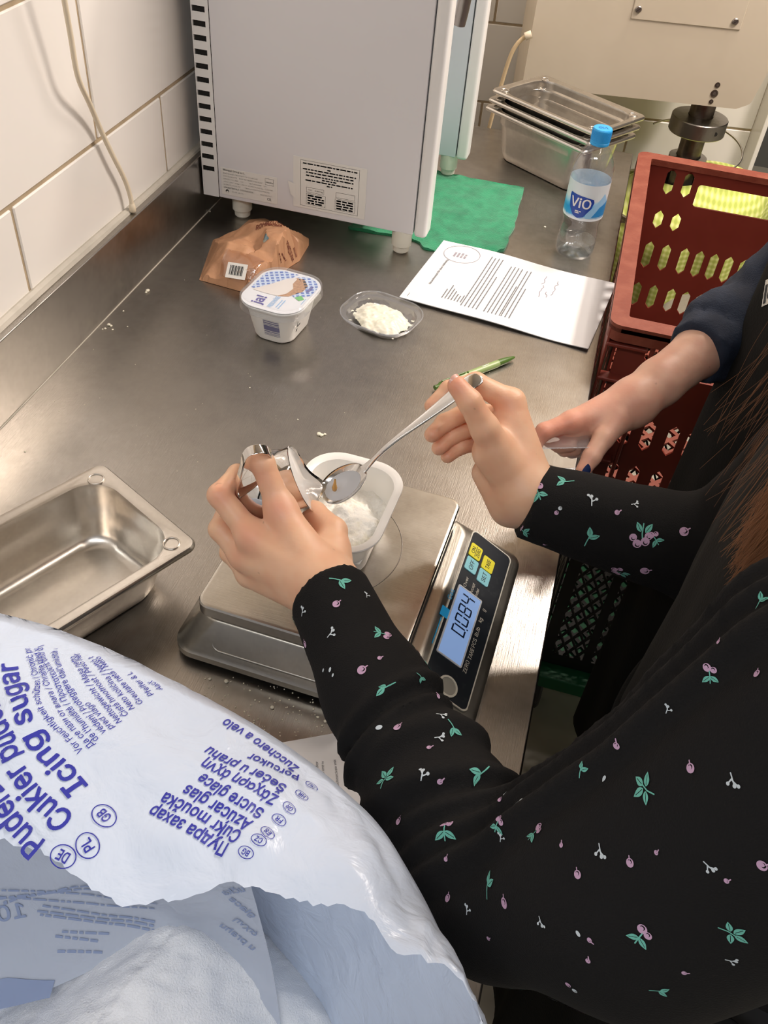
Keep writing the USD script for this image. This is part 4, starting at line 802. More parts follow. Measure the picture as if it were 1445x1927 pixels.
n_lp = 2*NB; row = np.minimum(np.arange(len(bv))//n_lp, len(loops)-1)
g = np.column_stack([bv*[9, 9, 9]]); cre = np.abs(meshkit.noise(bv*[26, 26, 30], 5) - .5) + .6*np.abs(meshkit.noise(bv*[55, 55, 60] + 7, 6) - .5)
tmb = trimesh.Trimesh(bv, bf, process=False); nn = np.array(tmb.vertex_normals)
amp = np.interp(row, [0, 1, 2, 4, 5, 8, len(loops)-3, len(loops)-1], [0, .002, .006, .006, .003, .009, .009, .004])
cap_ = np.arange(len(bv)) >= n_lp*len(loops); amp = np.where(cap_, 0, amp)
bv = bv + nn*((.30 - cre)*amp)[:, None]
bv[:, 2] = np.maximum(bv[:, 2], .0008)
M['bag'] = film('bag_plastic', (.66, .75, .90), .12, .25, (38, .75))  # white plastic; the blue of the cool light is put into the colour
bb = part(bag, 'bag', (bv, bf), M['bag'], True)
roof = np.nonzero((row[bf] >= 4).all(1) & (bf < n_lp*len(loops)).all(1))[0]
def skin_of(keep):
    s = Skin((bv, bf[keep]), .004); c = np.array([.46, .04, .05]); 
    if np.median(((s.p - c)*s.n).sum(1)) < 0: s.n *= -1
    return s
BS = skin_of(roof)
from scipy.interpolate import PchipInterpolator
def bag_line(s, pts, h, bold=False, natural=False, w=None):
    """A line of print along a curve of picture points on the bag; the letters' heads point away from the far edge. w: the length to print it at."""
    P = np.array([BS.hit(*p) for p in pts]); d = np.r_[0, np.cumsum(np.linalg.norm(np.diff(P, axis=0), axis=1))]
    v, f = split_long(*(text(s, h, bold) if natural else text_fit(s, h, w or d[-1], bold)), .004)
    if natural: f = f[(v[f][:, :, 0] < d[-1]).all(1)]; u0, f = np.unique(f, return_inverse=True); v, f = v[u0], f.reshape(-1, 3)
    D = np.linspace(0, d[-1], 60); C = PchipInterpolator(d, P)(D) if len(P) > 2 else P[0] + (P[1]-P[0])*(D/d[-1])[:, None]
    tg = np.gradient(C, axis=0); k = np.ones(9)/9
    tg = np.column_stack([np.convolve(np.pad(tg[:, i], 4, 'edge'), k, 'valid') for i in range(3)]); tg /= np.linalg.norm(tg, axis=1, keepdims=True)
    n = BS.normal(C); n = np.column_stack([np.convolve(np.pad(n[:, i], 4, 'edge'), k, 'valid') for i in range(3)]); up_ = np.cross(n, tg); up_ /= np.linalg.norm(up_, axis=1, keepdims=True)
    x = v[:, 0]; I = lambda A: np.column_stack([np.interp(x, D, A[:, i]) for i in range(3)])
    over = (x - d[-1]).clip(0)[:, None]*tg[-1]
    return BS.lay(I(C) + I(up_)*v[:, 1:2] + over, .0006), f
big_, small_ = [], []
big_.append(bag_line('Icing sugar', [(165, 1472), (149, 1455), (122, 1428), (91, 1399), (68, 1368), (58, 1342), (47, 1309), (38, 1272), (29, 1240)], .0118, True))
big_.append(bag_line('Cukier puder', [(132, 1534), (108, 1508), (86, 1485), (58, 1462), (47, 1438), (30, 1415), (22, 1376), (4, 1340), (-10, 1312)], .0118, True))
big_.append(bag_line('Puderz', [(80, 1577), (53, 1545), (27, 1513), (8, 1490), (-12, 1466)], .0118, True))
for s, c, d in (('GB', (191, 1523), (178, 1509)), ('PL', (164, 1580), (151, 1568)), ('DE', (111, 1606), (97, 1596))):
    o, x = BS.hit(*c), BS.hit(*d) - BS.hit(*c); el = affinity.scale(Point(0, 0).buffer(1, 24), .0074, .0058); e2_ = affinity.scale(Point(0, 0).buffer(1, 24), .0068, .0052)
    tv, tf = text_fit(s, .0052, .0072, True); small_.append(BS.decal(cat(polyf(el.difference(e2_)), move((tv, tf), t=(-.0036, -.0026, 0))), o, x, lift=.0006, L=.003))
for s, pts, h in (
    ('Vor Feuchtigkeit schützen / Chronić przed wilgocią', [(154, 1405), (128, 1376), (100, 1342), (82, 1310), (69, 1275), (60, 1245), (52, 1210)], .0042),
    ('Да се пази от влага / Chraňte před vlhkem / Protéger', [(170, 1394), (140, 1359), (112, 1322), (92, 1285), (78, 1245), (68, 1212)], .0042),
    ("de l'humidité / Προστατεύετε από υγρασία", [(183, 1382), (152, 1344), (123, 1306), (104, 1266), (90, 1230), (80, 1206)], .0042),
    ("védeni / Proteggere dall'umidità / A se", [(198, 1371), (166, 1330), (134, 1288), (113, 1246), (101, 1212)], .0042),
    ('pred vlago', [(214, 1361), (192, 1336), (170, 1311)], .0042),
    ('Nettogewicht / Masa netto / Net weight', [(228, 1348), (192, 1303), (156, 1258), (134, 1222)], .0042),
    ('Čistá hmotnost / Peso neto / Poids net', [(240, 1337), (204, 1292), (170, 1248), (150, 1222)], .0042),
    ('Neto količina / Nettó tömeg / Peso', [(253, 1325), (218, 1282), (188, 1245), (170, 1226)], .0042),
    ('Greutate netă / Neto količina', [(267, 1316), (234, 1277), (206, 1246), (184, 1228)], .0042),
    ('Pfeifer & Langen', [(289, 1300), (268, 1276), (246, 1254)], .0042), ('Aachen', [(306, 1288), (294, 1278), (284, 1270)], .0042)): small_.append(bag_line(s, pts, .0038, False, True))
for s, a, b, ov, oc in (('Пудра захар', (441, 1580), (286, 1506), 'BG', (458, 1593)), ('Cukr moučka', (462, 1561), (308, 1480), 'CZ', (482, 1573)), ('Azúcar glas', (489, 1541), (351, 1466), 'ES', (505, 1555)), ('Sucre glace', (510, 1519), (379, 1447), 'FR', (527, 1533)),
                        ('Ζάχαρη άχνη', (532, 1494), (383, 1419), 'GR', (549, 1510)), ('Šećer u prahu', (553, 1474), (397, 1397), 'HR', (570, 1488)), ('Porcukor', (572, 1455), (469, 1407), 'HU', (588, 1470)), ('Zucchero a velo', (574, 1441), (428, 1345), None, None)):
    a = (a[0] - 8, a[1] - 4); mid = ((a[0]+b[0])/2 + 6, (a[1]+b[1])/2 + 3)
    small_.append(bag_line(s, [a, mid, b], .0072, True))
    if ov:
        o, x = BS.hit(*oc), BS.hit(*a) - BS.hit(*oc); el = affinity.scale(Point(0, 0).buffer(1, 24), .0044, .0031); e2_ = affinity.scale(Point(0, 0).buffer(1, 24), .0040, .0027)
        tv, tf = text_fit(ov, .0029, .0042, True); small_.append(BS.decal(cat(polyf(el.difference(e2_)), move((tv, tf), t=(-.0021, -.0014, 0))), o, x, lift=.0006, L=.003))
M['bag_ink'] = mat('bag_ink', (.030, .036, .36), .4)
part(bb, 'bold_print', cat(*big_), M['bag_ink'], False, label='large dark blue product names'); [part(bb, 'printed_line', q, M['bag_ink'], False) for q in small_]

# the sugar inside
pk = atz(316, 1752, .128); Lp, Rp = atz(20, 1890, .085), atz(585, 1915, .085)
gx, gy = np.meshgrid(np.linspace(.24, .69, 150), np.linspace(-.10, .245, 120), indexing='ij')
inside = np.array([Polygon(Bot[:, :2]).buffer(.012).contains(Point(x, y)) for x, y in zip(gx.ravel(), gy.ravel())]).reshape(gx.shape)
dx = gx - (pk[0] + (gy - pk[1])*.12); dy = (gy - pk[1]).clip(0)
dx = np.sign(dx)*(np.abs(dx) - .22*(pk[1] - gy).clip(0)).clip(0); sl_ = .137 - np.where(dx < 0, 1.2, .92)*(np.sqrt(dx**2 + .0004) - .010) - 1.5*(np.sqrt(dy**2 + .0001) - .005)
zz = np.maximum(sl_, .022) + .010*(meshkit.fbm(np.stack([gx*38, gy*38, gx*0], -1), 3, 9) - .5) + .0040*(meshkit.fbm(np.stack([gx*190, gy*190, gx*0], -1), 3, 19) - .5)
Pm = np.stack([gx, gy, zz], -1).reshape(-1, 3); i, j = np.meshgrid(np.arange(149), np.arange(119), indexing='ij'); k = (i*120 + j).ravel(); q = np.stack([k, k+120, k+121, k+1], 1); q = q[inside.ravel()[q].all(1)]
u_, inv = np.unique(q, return_inverse=True)
M['sugar'] = mat('icing_sugar_heap', (.90, .90, .91), .95, bump=(700, .45))
tag(prim(part(None, 'icing_sugar', (Pm[u_], inv.reshape(q.shape)), M['sugar'], True)), 'heap of white icing sugar inside the torn bag', 'sugar', kind='stuff')
# a fold of the bag that hangs down inside, behind the sugar; print shows through it mirrored
dpt = lambda P: (P - CAM) @ CF
ppx = lambda P: np.array([W/2 + F*((P - CAM) @ CR)/dpt(P), H/2 - F*((P - CAM) @ CU)/dpt(P)])
d0 = dpt(pk)
upc = smooth_path([at(*p) for p in ((-120, 1540, .545), (-20, 1556, .545), (80, 1580, .545), (160, 1640, .545), (240, 1680, .545), (330, 1672, .545), (400, 1655, .54), (466, 1650, .535))], 60)
loc_ = smooth_path([at(*p) for p in ((-120, 1960, d0+.01), (-20, 1912, d0+.012), (70, 1872, d0+.014), (150, 1838, d0+.016), (230, 1800, d0+.018), (318, 1762, d0+.018), (400, 1815, d0+.02), (470, 1870, d0+.02), (530, 1945, d0+.02))], 60)
tt = np.linspace(0, 1, 26)[:, None, None]; FG = upc[None]*(1 - tt) + loc_[None]*tt + CF*(.012*np.sin(np.pi*tt)) ; FG = FG + CF*(.010*(meshkit.fbm(FG*[16, 16, 22], 3, 14) - .5))[..., None]
i, j = np.meshgrid(np.arange(25), np.arange(59), indexing='ij'); k = (i*60 + j).ravel(); fold_m = (FG.reshape(-1, 3), np.stack([k, k+60, k+61, k+1], 1))
M['bag_in'] = film('bag_plastic_shaded', (.50, .54, .62), .10, .4, (38, .5))  # same plastic as the bag, with the shade inside mixed into its colour
part(bb, 'inner_fold', fold_m, M['bag_in'], True, label='fold of the bag behind the sugar, greyed as if in shade')
IS = Skin(fold_m, .004)
if np.median(((CAM - IS.p)*IS.n).sum(1)) < 0: IS.n *= -1
M['bag_ink_pale'] = mat('bag_ink_seen_through', (.26, .32, .48), .6)
def inner(mesh, c, d, mirror=True, back=False):
    o, x = IS.hit(*c), IS.hit(*d) - IS.hit(*c); x = -x if back else x; v, f = arr(mesh); v = v*[-1, 1, 1] if mirror else v; return IS.decal((v, f), o, x, lift=.0008, L=.005)
L = []
try:
    L.append(inner(text('10', .011, True), (50, 1730), (70, 1727)))
    for k in range(4): L.append(inner(bars(.105, .0019, 500+k), (290, 1690+9*k), (10, 1672+9*k), False))
    for k in range(3): L.append(inner(bars(.075, .0019, 520+k), (290, 1740+9*k), (80, 1712+9*k), False))
    for k, (a, b) in enumerate((((200, 1762), (80, 1756)), ((180, 1775), (110, 1770)), ((190, 1800), (100, 1794)))): L.append(inner(bars(.03, .0019, 540+k), a, b, False))
    for s, a, b in (('učka', (462, 1686), (430, 1689)), ('glace', (468, 1732), (440, 1712)), ('άχνη', (474, 1768), (440, 1742)), ('u prahu', (470, 1796), (430, 1764))): L.append(inner(text(s, .0058, True), a, b, True, True))
    L.append(inner(polyf(Polygon([(-.03, -.016), (.022, -.010), (.026, .001), (.012, .003), (-.004, .006), (-.03, .004)])), (28, 1868), (70, 1860), False))
    for q in L: part(bb, 'inside_print', q, M['bag_ink_pale'], False)
except ValueError: pass
# ------------------------------------------------------------------ implicit surfaces for bodies
def capsule(p, a, b, ra, rb, sq=None):
    """Distance to a limb from a to b whose radius runs from ra to rb. sq: (axis, factor) flattens it along an axis."""
    a, b = np.asarray(a, float), np.asarray(b, float); d = b - a; L2 = d @ d + 1e-12
    q = p - a; t = np.clip((q @ d)/L2, 0, 1); e = q - t[:, None]*d
    if sq is not None:
        n, k = np.asarray(sq[0], float), sq[1]; n = n/np.linalg.norm(n); e = e + (e @ n)[:, None]*n*(k - 1)
    return np.linalg.norm(e, axis=1) - (ra + (rb - ra)*t)
def ellip(p, c, r, R=None):
    q = p - np.asarray(c, float)
    if R is not None: q = q @ R
    k = np.linalg.norm(q/np.asarray(r), axis=1); return (k - 1)*min(r)
def smin(a, b, k):
    h = np.clip(.5 + .5*(b - a)/k, 0, 1); return b*(1 - h) + a*h - k*h*(1 - h)
def surface(fn, lo, hi, step, block=14):
    """Surface nets on the blocks that the surface crosses."""
    lo = np.array(lo, float); n = np.ceil((np.array(hi) - lo)/step).astype(int) + 1; nb = -(-n//block)
    bi = np.stack(np.meshgrid(*[np.arange(k) for k in nb], indexing='ij'), -1).reshape(-1, 3)
    c = lo + (bi + .5)*block*step; keep = np.abs(fn(c)) < block*step*1.35 + .012; bi = bi[keep]
    val = np.full(nb*block + 1, 1.0, np.float32)
    o = np.stack(np.meshgrid(*[np.arange(block + 1)]*3, indexing='ij'), -1).reshape(-1, 3)
    for s in range(0, len(bi), 60):
        g = (bi[s:s+60, None]*block + o[None]).reshape(-1, 3); val[g[:, 0], g[:, 1], g[:, 2]] = fn(lo + g*step)
    sg = val < 0; shp = np.array(val.shape) - 1; corners = [(i, j, k) for i in (0, 1) for j in (0, 1) for k in (0, 1)]
    cnt = sum(sg[i:shp[0]+i, j:shp[1]+j, k:shp[2]+k].astype(np.int8) for i, j, k in corners); cell = np.argwhere((cnt > 0) & (cnt < 8))
    acc, num = np.zeros((len(cell), 3)), np.zeros(len(cell))
    for ax in range(3):
        oth = [k for k in range(3) if k != ax]
        for u in (0, 1):
            for w in (0, 1):
                a = np.zeros(3, int); a[oth[0]] = u; a[oth[1]] = w; b = a.copy(); b[ax] = 1
                va = val[tuple((cell + a).T)]; vb = val[tuple((cell + b).T)]; m = (va < 0) != (vb < 0)
                t = np.where(m, va/(va - vb + 1e-20), 0); pt = a + (b - a)*t[:, None]; acc += pt*m[:, None]; num += m
    v = lo + (cell + acc/num[:, None])*step; idx = -np.ones(shp, np.int64); idx[tuple(cell.T)] = np.arange(len(cell)); F_ = []
    for ax in range(3):
        oth = [(ax + 1) % 3, (ax + 2) % 3]; s0 = [slice(None)]*3; s1 = [slice(None)]*3; s0[ax] = slice(0, -1); s1[ax] = slice(1, None)
        for k in oth:
            s0[k] = slice(1, -1); s1[k] = slice(1, -1)
        m = sg[tuple(s0)] != sg[tuple(s1)]; e = np.argwhere(m); e[:, oth[0]] += 1; e[:, oth[1]] += 1
        q = []
        for u, w in ((0, 0), (1, 0), (1, 1), (0, 1)):
            k = e.copy(); k[:, oth[0]] -= u; k[:, oth[1]] -= w; q.append(idx[tuple(k.T)])
        q = np.stack(q, 1); fl = sg[tuple(s0)][tuple(np.argwhere(m).T)]; q[~fl] = q[~fl][:, ::-1]; F_.append(q[(q >= 0).all(1)])
    f = np.vstack(F_); f = np.vstack([f[:, [0, 1, 2]], f[:, [0, 2, 3]]])
    from scipy.sparse import coo_matrix, diags
    from scipy.sparse.csgraph import connected_components
    e = np.vstack([f[:, [0, 1]], f[:, [1, 2]], f[:, [2, 0]]]); A_ = coo_matrix((np.ones(2*len(e)), (np.r_[e[:, 0], e[:, 1]], np.r_[e[:, 1], e[:, 0]])), (len(v), len(v))).tocsr(); A_.data[:] = 1
    lab = connected_components(A_)[1]; big = np.bincount(lab).argmax(); deg = np.maximum(np.asarray(A_.sum(1)).ravel(), 1); L_ = diags(1/deg) @ A_
    for k in (.5, -.52)*4: v = v + k*(L_ @ v - v)
    f = f[lab[f[:, 0]] == big]; u_, i_ = np.unique(f, return_inverse=True); return v[u_], i_.reshape(-1, 3)
def chain(p, js, k=.004):
    d = None
    for (a, ra), (b, rb) in zip(js[:-1], js[1:]):
        c = capsule(p, a, b, ra, rb); d = c if d is None else smin(d, c, k)
    return d
def bounds(*js): P = np.array([j[0] for c in js for j in c]); return P.min(0) - .04, P.max(0) + .04
class Hand:
    """palm: capsules (a, ra, b, rb, flatten); fingers: chains of (joint, radius)."""
    def __init__(self, palm, fingers, arm, kp=.012, kf=.006): self.palm, self.fingers, self.arm, self.kp, self.kf = palm, fingers, arm, kp, kf
    def __call__(self, p):
        d = None
        for a, ra, b, rb, sq in self.palm:
            c = capsule(p, a, b, ra, rb, sq); d = c if d is None else smin(d, c, self.kp)
        d = smin(d, chain(p, self.arm, .01), .012); out = d
        for i, f in enumerate(self.fingers): out = np.minimum(out, smin(d, chain(p, f), self.kf))
        return out
    def mesh(self, step=.0014):
        js = [[(a, ra), (b, rb)] for a, ra, b, rb, s in self.palm] + self.fingers + [self.arm]; lo, hi = bounds(*js); return surface(self, lo, hi, step)
SKIN, ROSY, PALE = np.array([.72, .43, .275]), np.array([.64, .25, .165]), np.array([.78, .52, .37])
def skin_tint(v, spots, base=SKIN, seed=3):
    """Skin colour: rosier at the knuckles and the finger tips, faint blotches, a few freckles."""
    q = meshkit.fbm(v*60, 3, seed)[:, None]; c = base + (PALE - base)*(q - .45).clip(0)*1.2 + (ROSY - base)*(.5 - q).clip(0)*.8
    for s, r, k in spots:
        w = np.exp(-(np.linalg.norm(v - s, axis=1)/r)**2)[:, None]*k; c = c*(1 - w) + ROSY*w
    fr_ = meshkit.noise(v*330, seed + 1)[:, None] > .965; return np.where(fr_, c*.72, c)
M['skin'] = tint_mat('skin', .48, (260, .12), subsurface_weight=.18, subsurface_radius=(.012, .004, .002), subsurface_scale=.35)
M['nail'] = mat('finger_nail', (.66, .38, .31), .22); M['blue_nail'] = mat('dark_blue_nail', (.012, .022, .075), .18)
def nail(tip, back, out, w, l, up=.85):
    """A finger nail: a small curved plate on the far side of the finger end."""
    x = np.array(tip) - np.array(back); x /= np.linalg.norm(x); n = np.array(out, float); n -= x*(n @ x); n /= np.linalg.norm(n); y = np.cross(n, x)
    s, t = np.meshgrid(np.linspace(-1, 1, 9), np.linspace(-1, 1, 9), indexing='ij'); e = np.maximum(np.abs(s), np.abs(t)); k = np.where(e > 0, e/np.sqrt(s*s + t*t + 1e-9), 1)**.6
    s, t = s*k, t*k; P = np.array(tip) + (s[..., None]*l*x + t[..., None]*w*y) + n*(up - .35*(t**2) - .12*s**2)[..., None]*w*1.25
    i, j = np.meshgrid(np.arange(8), np.arange(8), indexing='ij'); q = (i*9 + j).ravel(); return P.reshape(-1, 3), np.stack([q, q+9, q+10, q+1], 1)
toC = -CF

# ------------------------------------------------------------------ first person: left hand round the milk jug
J = lambda *a: at(*a)
Lw = J(618, 1112, .716); Lw2 = J(660, 1185, .695)
Lim, Lmm, Lrm, Lpm = J(528, 958, .738), J(474, 1008, .742), J(457, 1046, .757), J(470, 1080, .772)
Lf = [[(Lim, .0112), (J(494, 872, .729), .0098), (J(474, 866, .757), .0085), (J(470, 898, .776), .0075)],
      [(Lmm, .0112), (J(413, 932, .741), .0098), (J(447, 893, .762), .0086), (J(470, 905, .782), .0078)],
      [(Lrm, .0108), (J(414, 996, .758), .0094), (J(428, 955, .778), .0083), (J(455, 945, .790), .0074)],
      [(Lpm, .0100), (J(432, 1040, .783), .0083), (J(436, 1000, .796), .0074), (J(462, 975, .800), .0066)],
      [(J(622, 1050, .742), .0150), (J(626, 1000, .757), .0122), (J(592, 966, .782), .0104), (J(560, 950, .800), .0088)]]
Lp = [(Lw, .0225, Lim, .0112, (toC, 1.25)), (Lw, .0225, Lmm, .0112, (toC, 1.2)), (Lw, .0215, Lrm, .0110, (toC, 1.1)), (J(596, 1122, .728), .019, Lpm, .0120, None), (J(560, 1030, .756), .017, J(600, 1080, .742), .019, None), (J(628, 1085, .730), .017, J(628, 1035, .746), .0145, None)]
Lp += [(Lw + toC*.0160, .0040, k + toC*.0055, .0058, None) for k in (Lim, Lmm, Lrm)] + [(k + toC*.003, .0112, k + toC*.0036, .0108, None) for k in (Lim, Lmm)]
LH = Hand(Lp, Lf, [(Lw, .0235), (Lw2, .0245), (J(705, 1300, .664), .024)])
lv, lf = LH.mesh()
lc = skin_tint(lv, [(Lim + toC*.011, .012, .75), (Lmm + toC*.011, .011, .7), (Lrm + toC*.01, .009, .5), (J(413, 932, .731), .012, .5), (J(494, 900, .72), .011, .3)])
# right hand with the spoon
Rw = J(992, 930, .832); Rim, Rmm, Rrm, Rpm = J(962, 757, .825), J(962, 792, .842), J(958, 830, .856), J(950, 866, .866)
Rf = [[(Rim, .0120), (J(895, 720, .816), .0093), (J(845, 733, .812), .0082), (J(813, 764, .810), .0072)],
      [(Rmm, .0115), (J(883, 772, .846), .0092), (J(836, 796, .838), .0083), (J(813, 818, .826), .0074)],
      [(Rrm, .0110), (J(893, 803, .858), .0088), (J(850, 820, .850), .0080), (J(826, 843, .838), .0072)],
      [(Rpm, .0102), (J(900, 834, .868), .0080), (J(866, 841, .860), .0073), (J(842, 859, .850), .0066)],
      [(J(948, 872, .818), .0180), (J(912, 806, .795), .0130), (J(884, 756, .783), .0105), (J(860, 726, .782), .0088)]]
Rp = [(Rw, .0250, Rim, .0130, (toC, 1.0)), (Rw, .0250, Rmm, .0130, None), (J(985, 935, .845), .022, Rrm, .0125, None), (J(975, 945, .850), .021, Rpm, .0120, None), (J(975, 915, .826), .021, J(930, 850, .812), .0175, None), (J(925, 850, .822), .0165, J(948, 800, .828), .0135, None), (J(915, 890, .846), .014, J(955, 955, .842), .017, None)]
RH = Hand(Rp, Rf, [(Rw, .0265), (J(1060, 968, .835), .0270), (J(1200, 1000, .845), .028)])
rv, rf = RH.mesh()
rc_ = skin_tint(rv, [(J(860, 722, .776), .012, .7), (J(813, 818, .82), .010, .5), (J(826, 843, .83), .010, .5), (J(842, 859, .842), .010, .5), (J(813, 764, .80), .010, .35), (J(930, 780, .81), .012, .3)], seed=8)

# coarse rest of the first person (mostly outside the picture)
P1 = np.array([.93, .45, 0]); hd_ = np.array([.87, .44, .70])
Lsh, Lel, Lua = np.array([.815, .272, .385]), J(936, 1670, .547), J(1200, 1652, .478); Rsh, Rel = np.array([.92, .63, .42]), J(1345, 1045, .845)
def body1(p):
    d = ellip(p, P1 + [.0, 0, .26], (.105, .150, .27)); d = smin(d, capsule(p, Lsh + [.03, .03, -.01], Rsh + [.0, -.03, -.01], .055, .055), .06)
    d = smin(d, capsule(p, P1 + [-.02, 0, .44], hd_ + [.02, 0, -.08], .054, .048), .04)
    d = smin(d, ellip(p, hd_, (.092, .072, .112)), .02); d = smin(d, ellip(p, hd_ + [-.048, 0, -.055], (.050, .052, .060)), .02)
    d = smin(d, capsule(p, hd_ + [-.088, 0, .004], hd_ + [-.108, 0, -.028], .007, .012), .010)
    for s in (-1, 1): d = smin(d, ellip(p, hd_ + [.008, s*.073, -.008], (.020, .008, .032)), .006); d = np.maximum(d, -ellip(p, hd_ + [-.082, s*.030, .004], (.016, .017, .011)))
    d = np.maximum(d, -capsule(p, hd_ + [-.100, -.018, -.062], hd_ + [-.100, .018, -.062], .0035, .0035))
    for s, e, w in ((Lsh, Lel, Lw2), (Rsh, Rel, J(1060, 968, .835))):
        d = smin(d, capsule(p, s, e, .044, .030), .03); d = smin(d, capsule(p, e, w, .030, .022), .02)
    d = smin(d, capsule(p, P1 + [.02, 0, .05], P1 + [.02, 0, .0], .12, .13), .05)
    for s in (-1, 1):
        h, k, f = P1 + [.03, s*.085, -.02], P1 + [.01, s*.09, -.44], P1 + [.03, s*.095, -.80]
        d = smin(d, capsule(p, h, k, .078, .052), .03); d = smin(d, capsule(p, k, f, .050, .034), .02); d = smin(d, capsule(p, f + [.02, 0, -.03], f + [-.14, 0, -.05], .034, .026), .02)
    return d
b1v, b1f = surface(body1, (.50, .05, -.90), (1.20, .90, .86), .011, 8)
p1 = thing('person', 'person in black floral long-sleeved top holding a spoon and a small steel milk jug', 'person', (P1[0], P1[1], -T))
bodyv, bodyf = cat((lv, lf), (rv, rf), (b1v, b1f)); bodyc = np.vstack([lc, rc_, np.tile(SKIN, (len(b1v), 1))])
pb = part(p1, 'body', (bodyv, bodyf), M['skin'], color=bodyc)
for tip, bk, out, w, l in ((J(857, 722, .782), J(884, 756, .783), toC*1.0 + CU*.25 + CR*.15, .0062, .0072), (J(813, 816, .826), J(836, 796, .838), -CR*.9 - CU*.3 + toC*.4, .0048, .0056), (J(826, 841, .838), J(850, 820, .850), -CR*.9 - CU*.3 + toC*.4, .0046, .0054), (J(842, 857, .850), J(866, 841, .86), -CR*.9 - CU*.3 + toC*.4, .0042, .0050), (J(813, 763, .810), J(845, 733, .812), -CR*.8 + toC*.2 + CU*.2, .0046, .0056)):
    part(pb, 'nail', nail(tip, bk, out, w, l), M['nail'], True)
for s in (-1, 1): ey = part(pb, 'eye', move(trimesh.creation.icosphere(2, .0115), t=hd_ + [-.0735, s*.030, .004]), M['paper'], True); part(ey, 'iris', move(trimesh.creation.icosphere(2, .0055), t=hd_ + [-.0800, s*.030, .003]), mat('iris' + ('_l' if s < 0 else '_r'), (.05, .03, .015), .1), True)

# clothes of the first person
Lcuff, Rcuff = J(619, 1118, .712), J(990, 940, .834)
def fold(p, o, ax, amp, f, ph): return amp*np.sin(f*((p - o) @ ax) + ph)
lax = (Lel - Lcuff)/np.linalg.norm(Lel - Lcuff); uax = (Lsh - Lel)/np.linalg.norm(Lsh - Lel); rax = (Rel - Rcuff)/np.linalg.norm(Rel - Rcuff)
Lm1, Lm2 = J(708, 1302, .664), J(803, 1470, .612)
def sweater(p):
    q = meshkit.noise(p*26, 2) - .5; t = (p - Lcuff) @ lax
    wr = np.zeros(len(p))
    for s0, w, a, sl in ((.108, .006, .0055, .25), (.125, .005, .004, .3), (.165, .008, .004, -.35), (.205, .007, .006, -.5), (.225, .006, .006, -.55), (.240, .006, .006, -.55), (.258, .007, .006, -.6)):
        u = t + sl*((p - Lel) @ CR)*.6 - s0; wr += a*np.exp(-(u/w)**2) - a*.8*np.exp(-((u - w*1.7)/w)**2)
    fore = capsule(p, Lcuff - lax*.0, Lm1, .0335, .0375); fore = smin(fore, capsule(p, Lm1, Lm2, .0375, .0450), .02); fore = smin(fore, capsule(p, Lm2, Lel, .0450, .0500), .02)
    up_ = smin(capsule(p, Lel, Lua, .0500, .0650), capsule(p, Lua, Lsh, .0650, .092), .03); d = smin(fore, up_, .018) - wr*1.0
    d = -smin(-d, (p - Lcuff) @ lax, .003)                                         # the cuff is cut off clean
    fr = capsule(p, Rcuff, Rel, .0365, .052); fr = smin(fr, capsule(p, Rel, Rsh, .052, .064), .02)
    tr = (p - Rcuff) @ rax; fr -= .003*np.sin(tr*70)*np.clip((tr - .10)*10, 0, 1); fr = -smin(-fr, (p - Rcuff) @ rax, .003)
    tor = ellip(p, P1 + [.0, 0, .24], (.128, .178, .29)); tor = smin(tor, capsule(p, Lsh + [.02, .02, 0], Rsh + [.0, -.03, 0], .070, .068), .06)
    tor = smin(tor, capsule(p, P1 + [.01, -.03, .02], P1 + [.01, .03, .02], .135, .135), .06); tor = np.maximum(tor, (P1[2] - .09) - p[:, 2]); tor = np.maximum(tor, -ellip(p, P1 + [-.03, 0, .56], (.085, .085, .09)))
    d = smin(smin(tor, d, .03), fr, .03)
    return d + q*.0025
sv, sf = surface(sweater, (.42, .12, -.12), (1.14, .76, .56), .0037, 12)
M['sweater'] = mat('black_jersey', (.0065, .0062, .0064), .92, bump=(900, .3), specular_ior_level=.25)
sw = part(p1, 'top', (sv, sf), M['sweater'], True, label='black long-sleeved jersey top with a small floral print')
SS = Skin((sv, sf), .004)
TEAL, LILAC, WHITE = np.array([.135, .44, .36]), np.array([.50, .32, .47]), np.array([.52, .58, .62])
def leaf(l, w, a, x=0, y=0):
    t = np.linspace(0, 1, 9); u = w/2*np.sin(np.pi*t**.8); P_ = Polygon(np.vstack([np.column_stack([t*l, u]), np.column_stack([t*l, -u])[::-1][1:-1]]))
    P_ = P_.difference(sbox(l*.12, -w*.045, l*.8, w*.045)); return affinity.translate(affinity.rotate(P_, a, origin=(0, 0)), x, y)
def berry(r, x, y): return affinity.translate(Point(0, 0).buffer(r, 10).difference(affinity.rotate(Point(r*.25, r*.1).buffer(r*.52, 8).difference(Point(r*.12, r*.25).buffer(r*.42, 8)), 30)), x, y)
def stem(*pts): return LineString(pts).buffer(.00042)
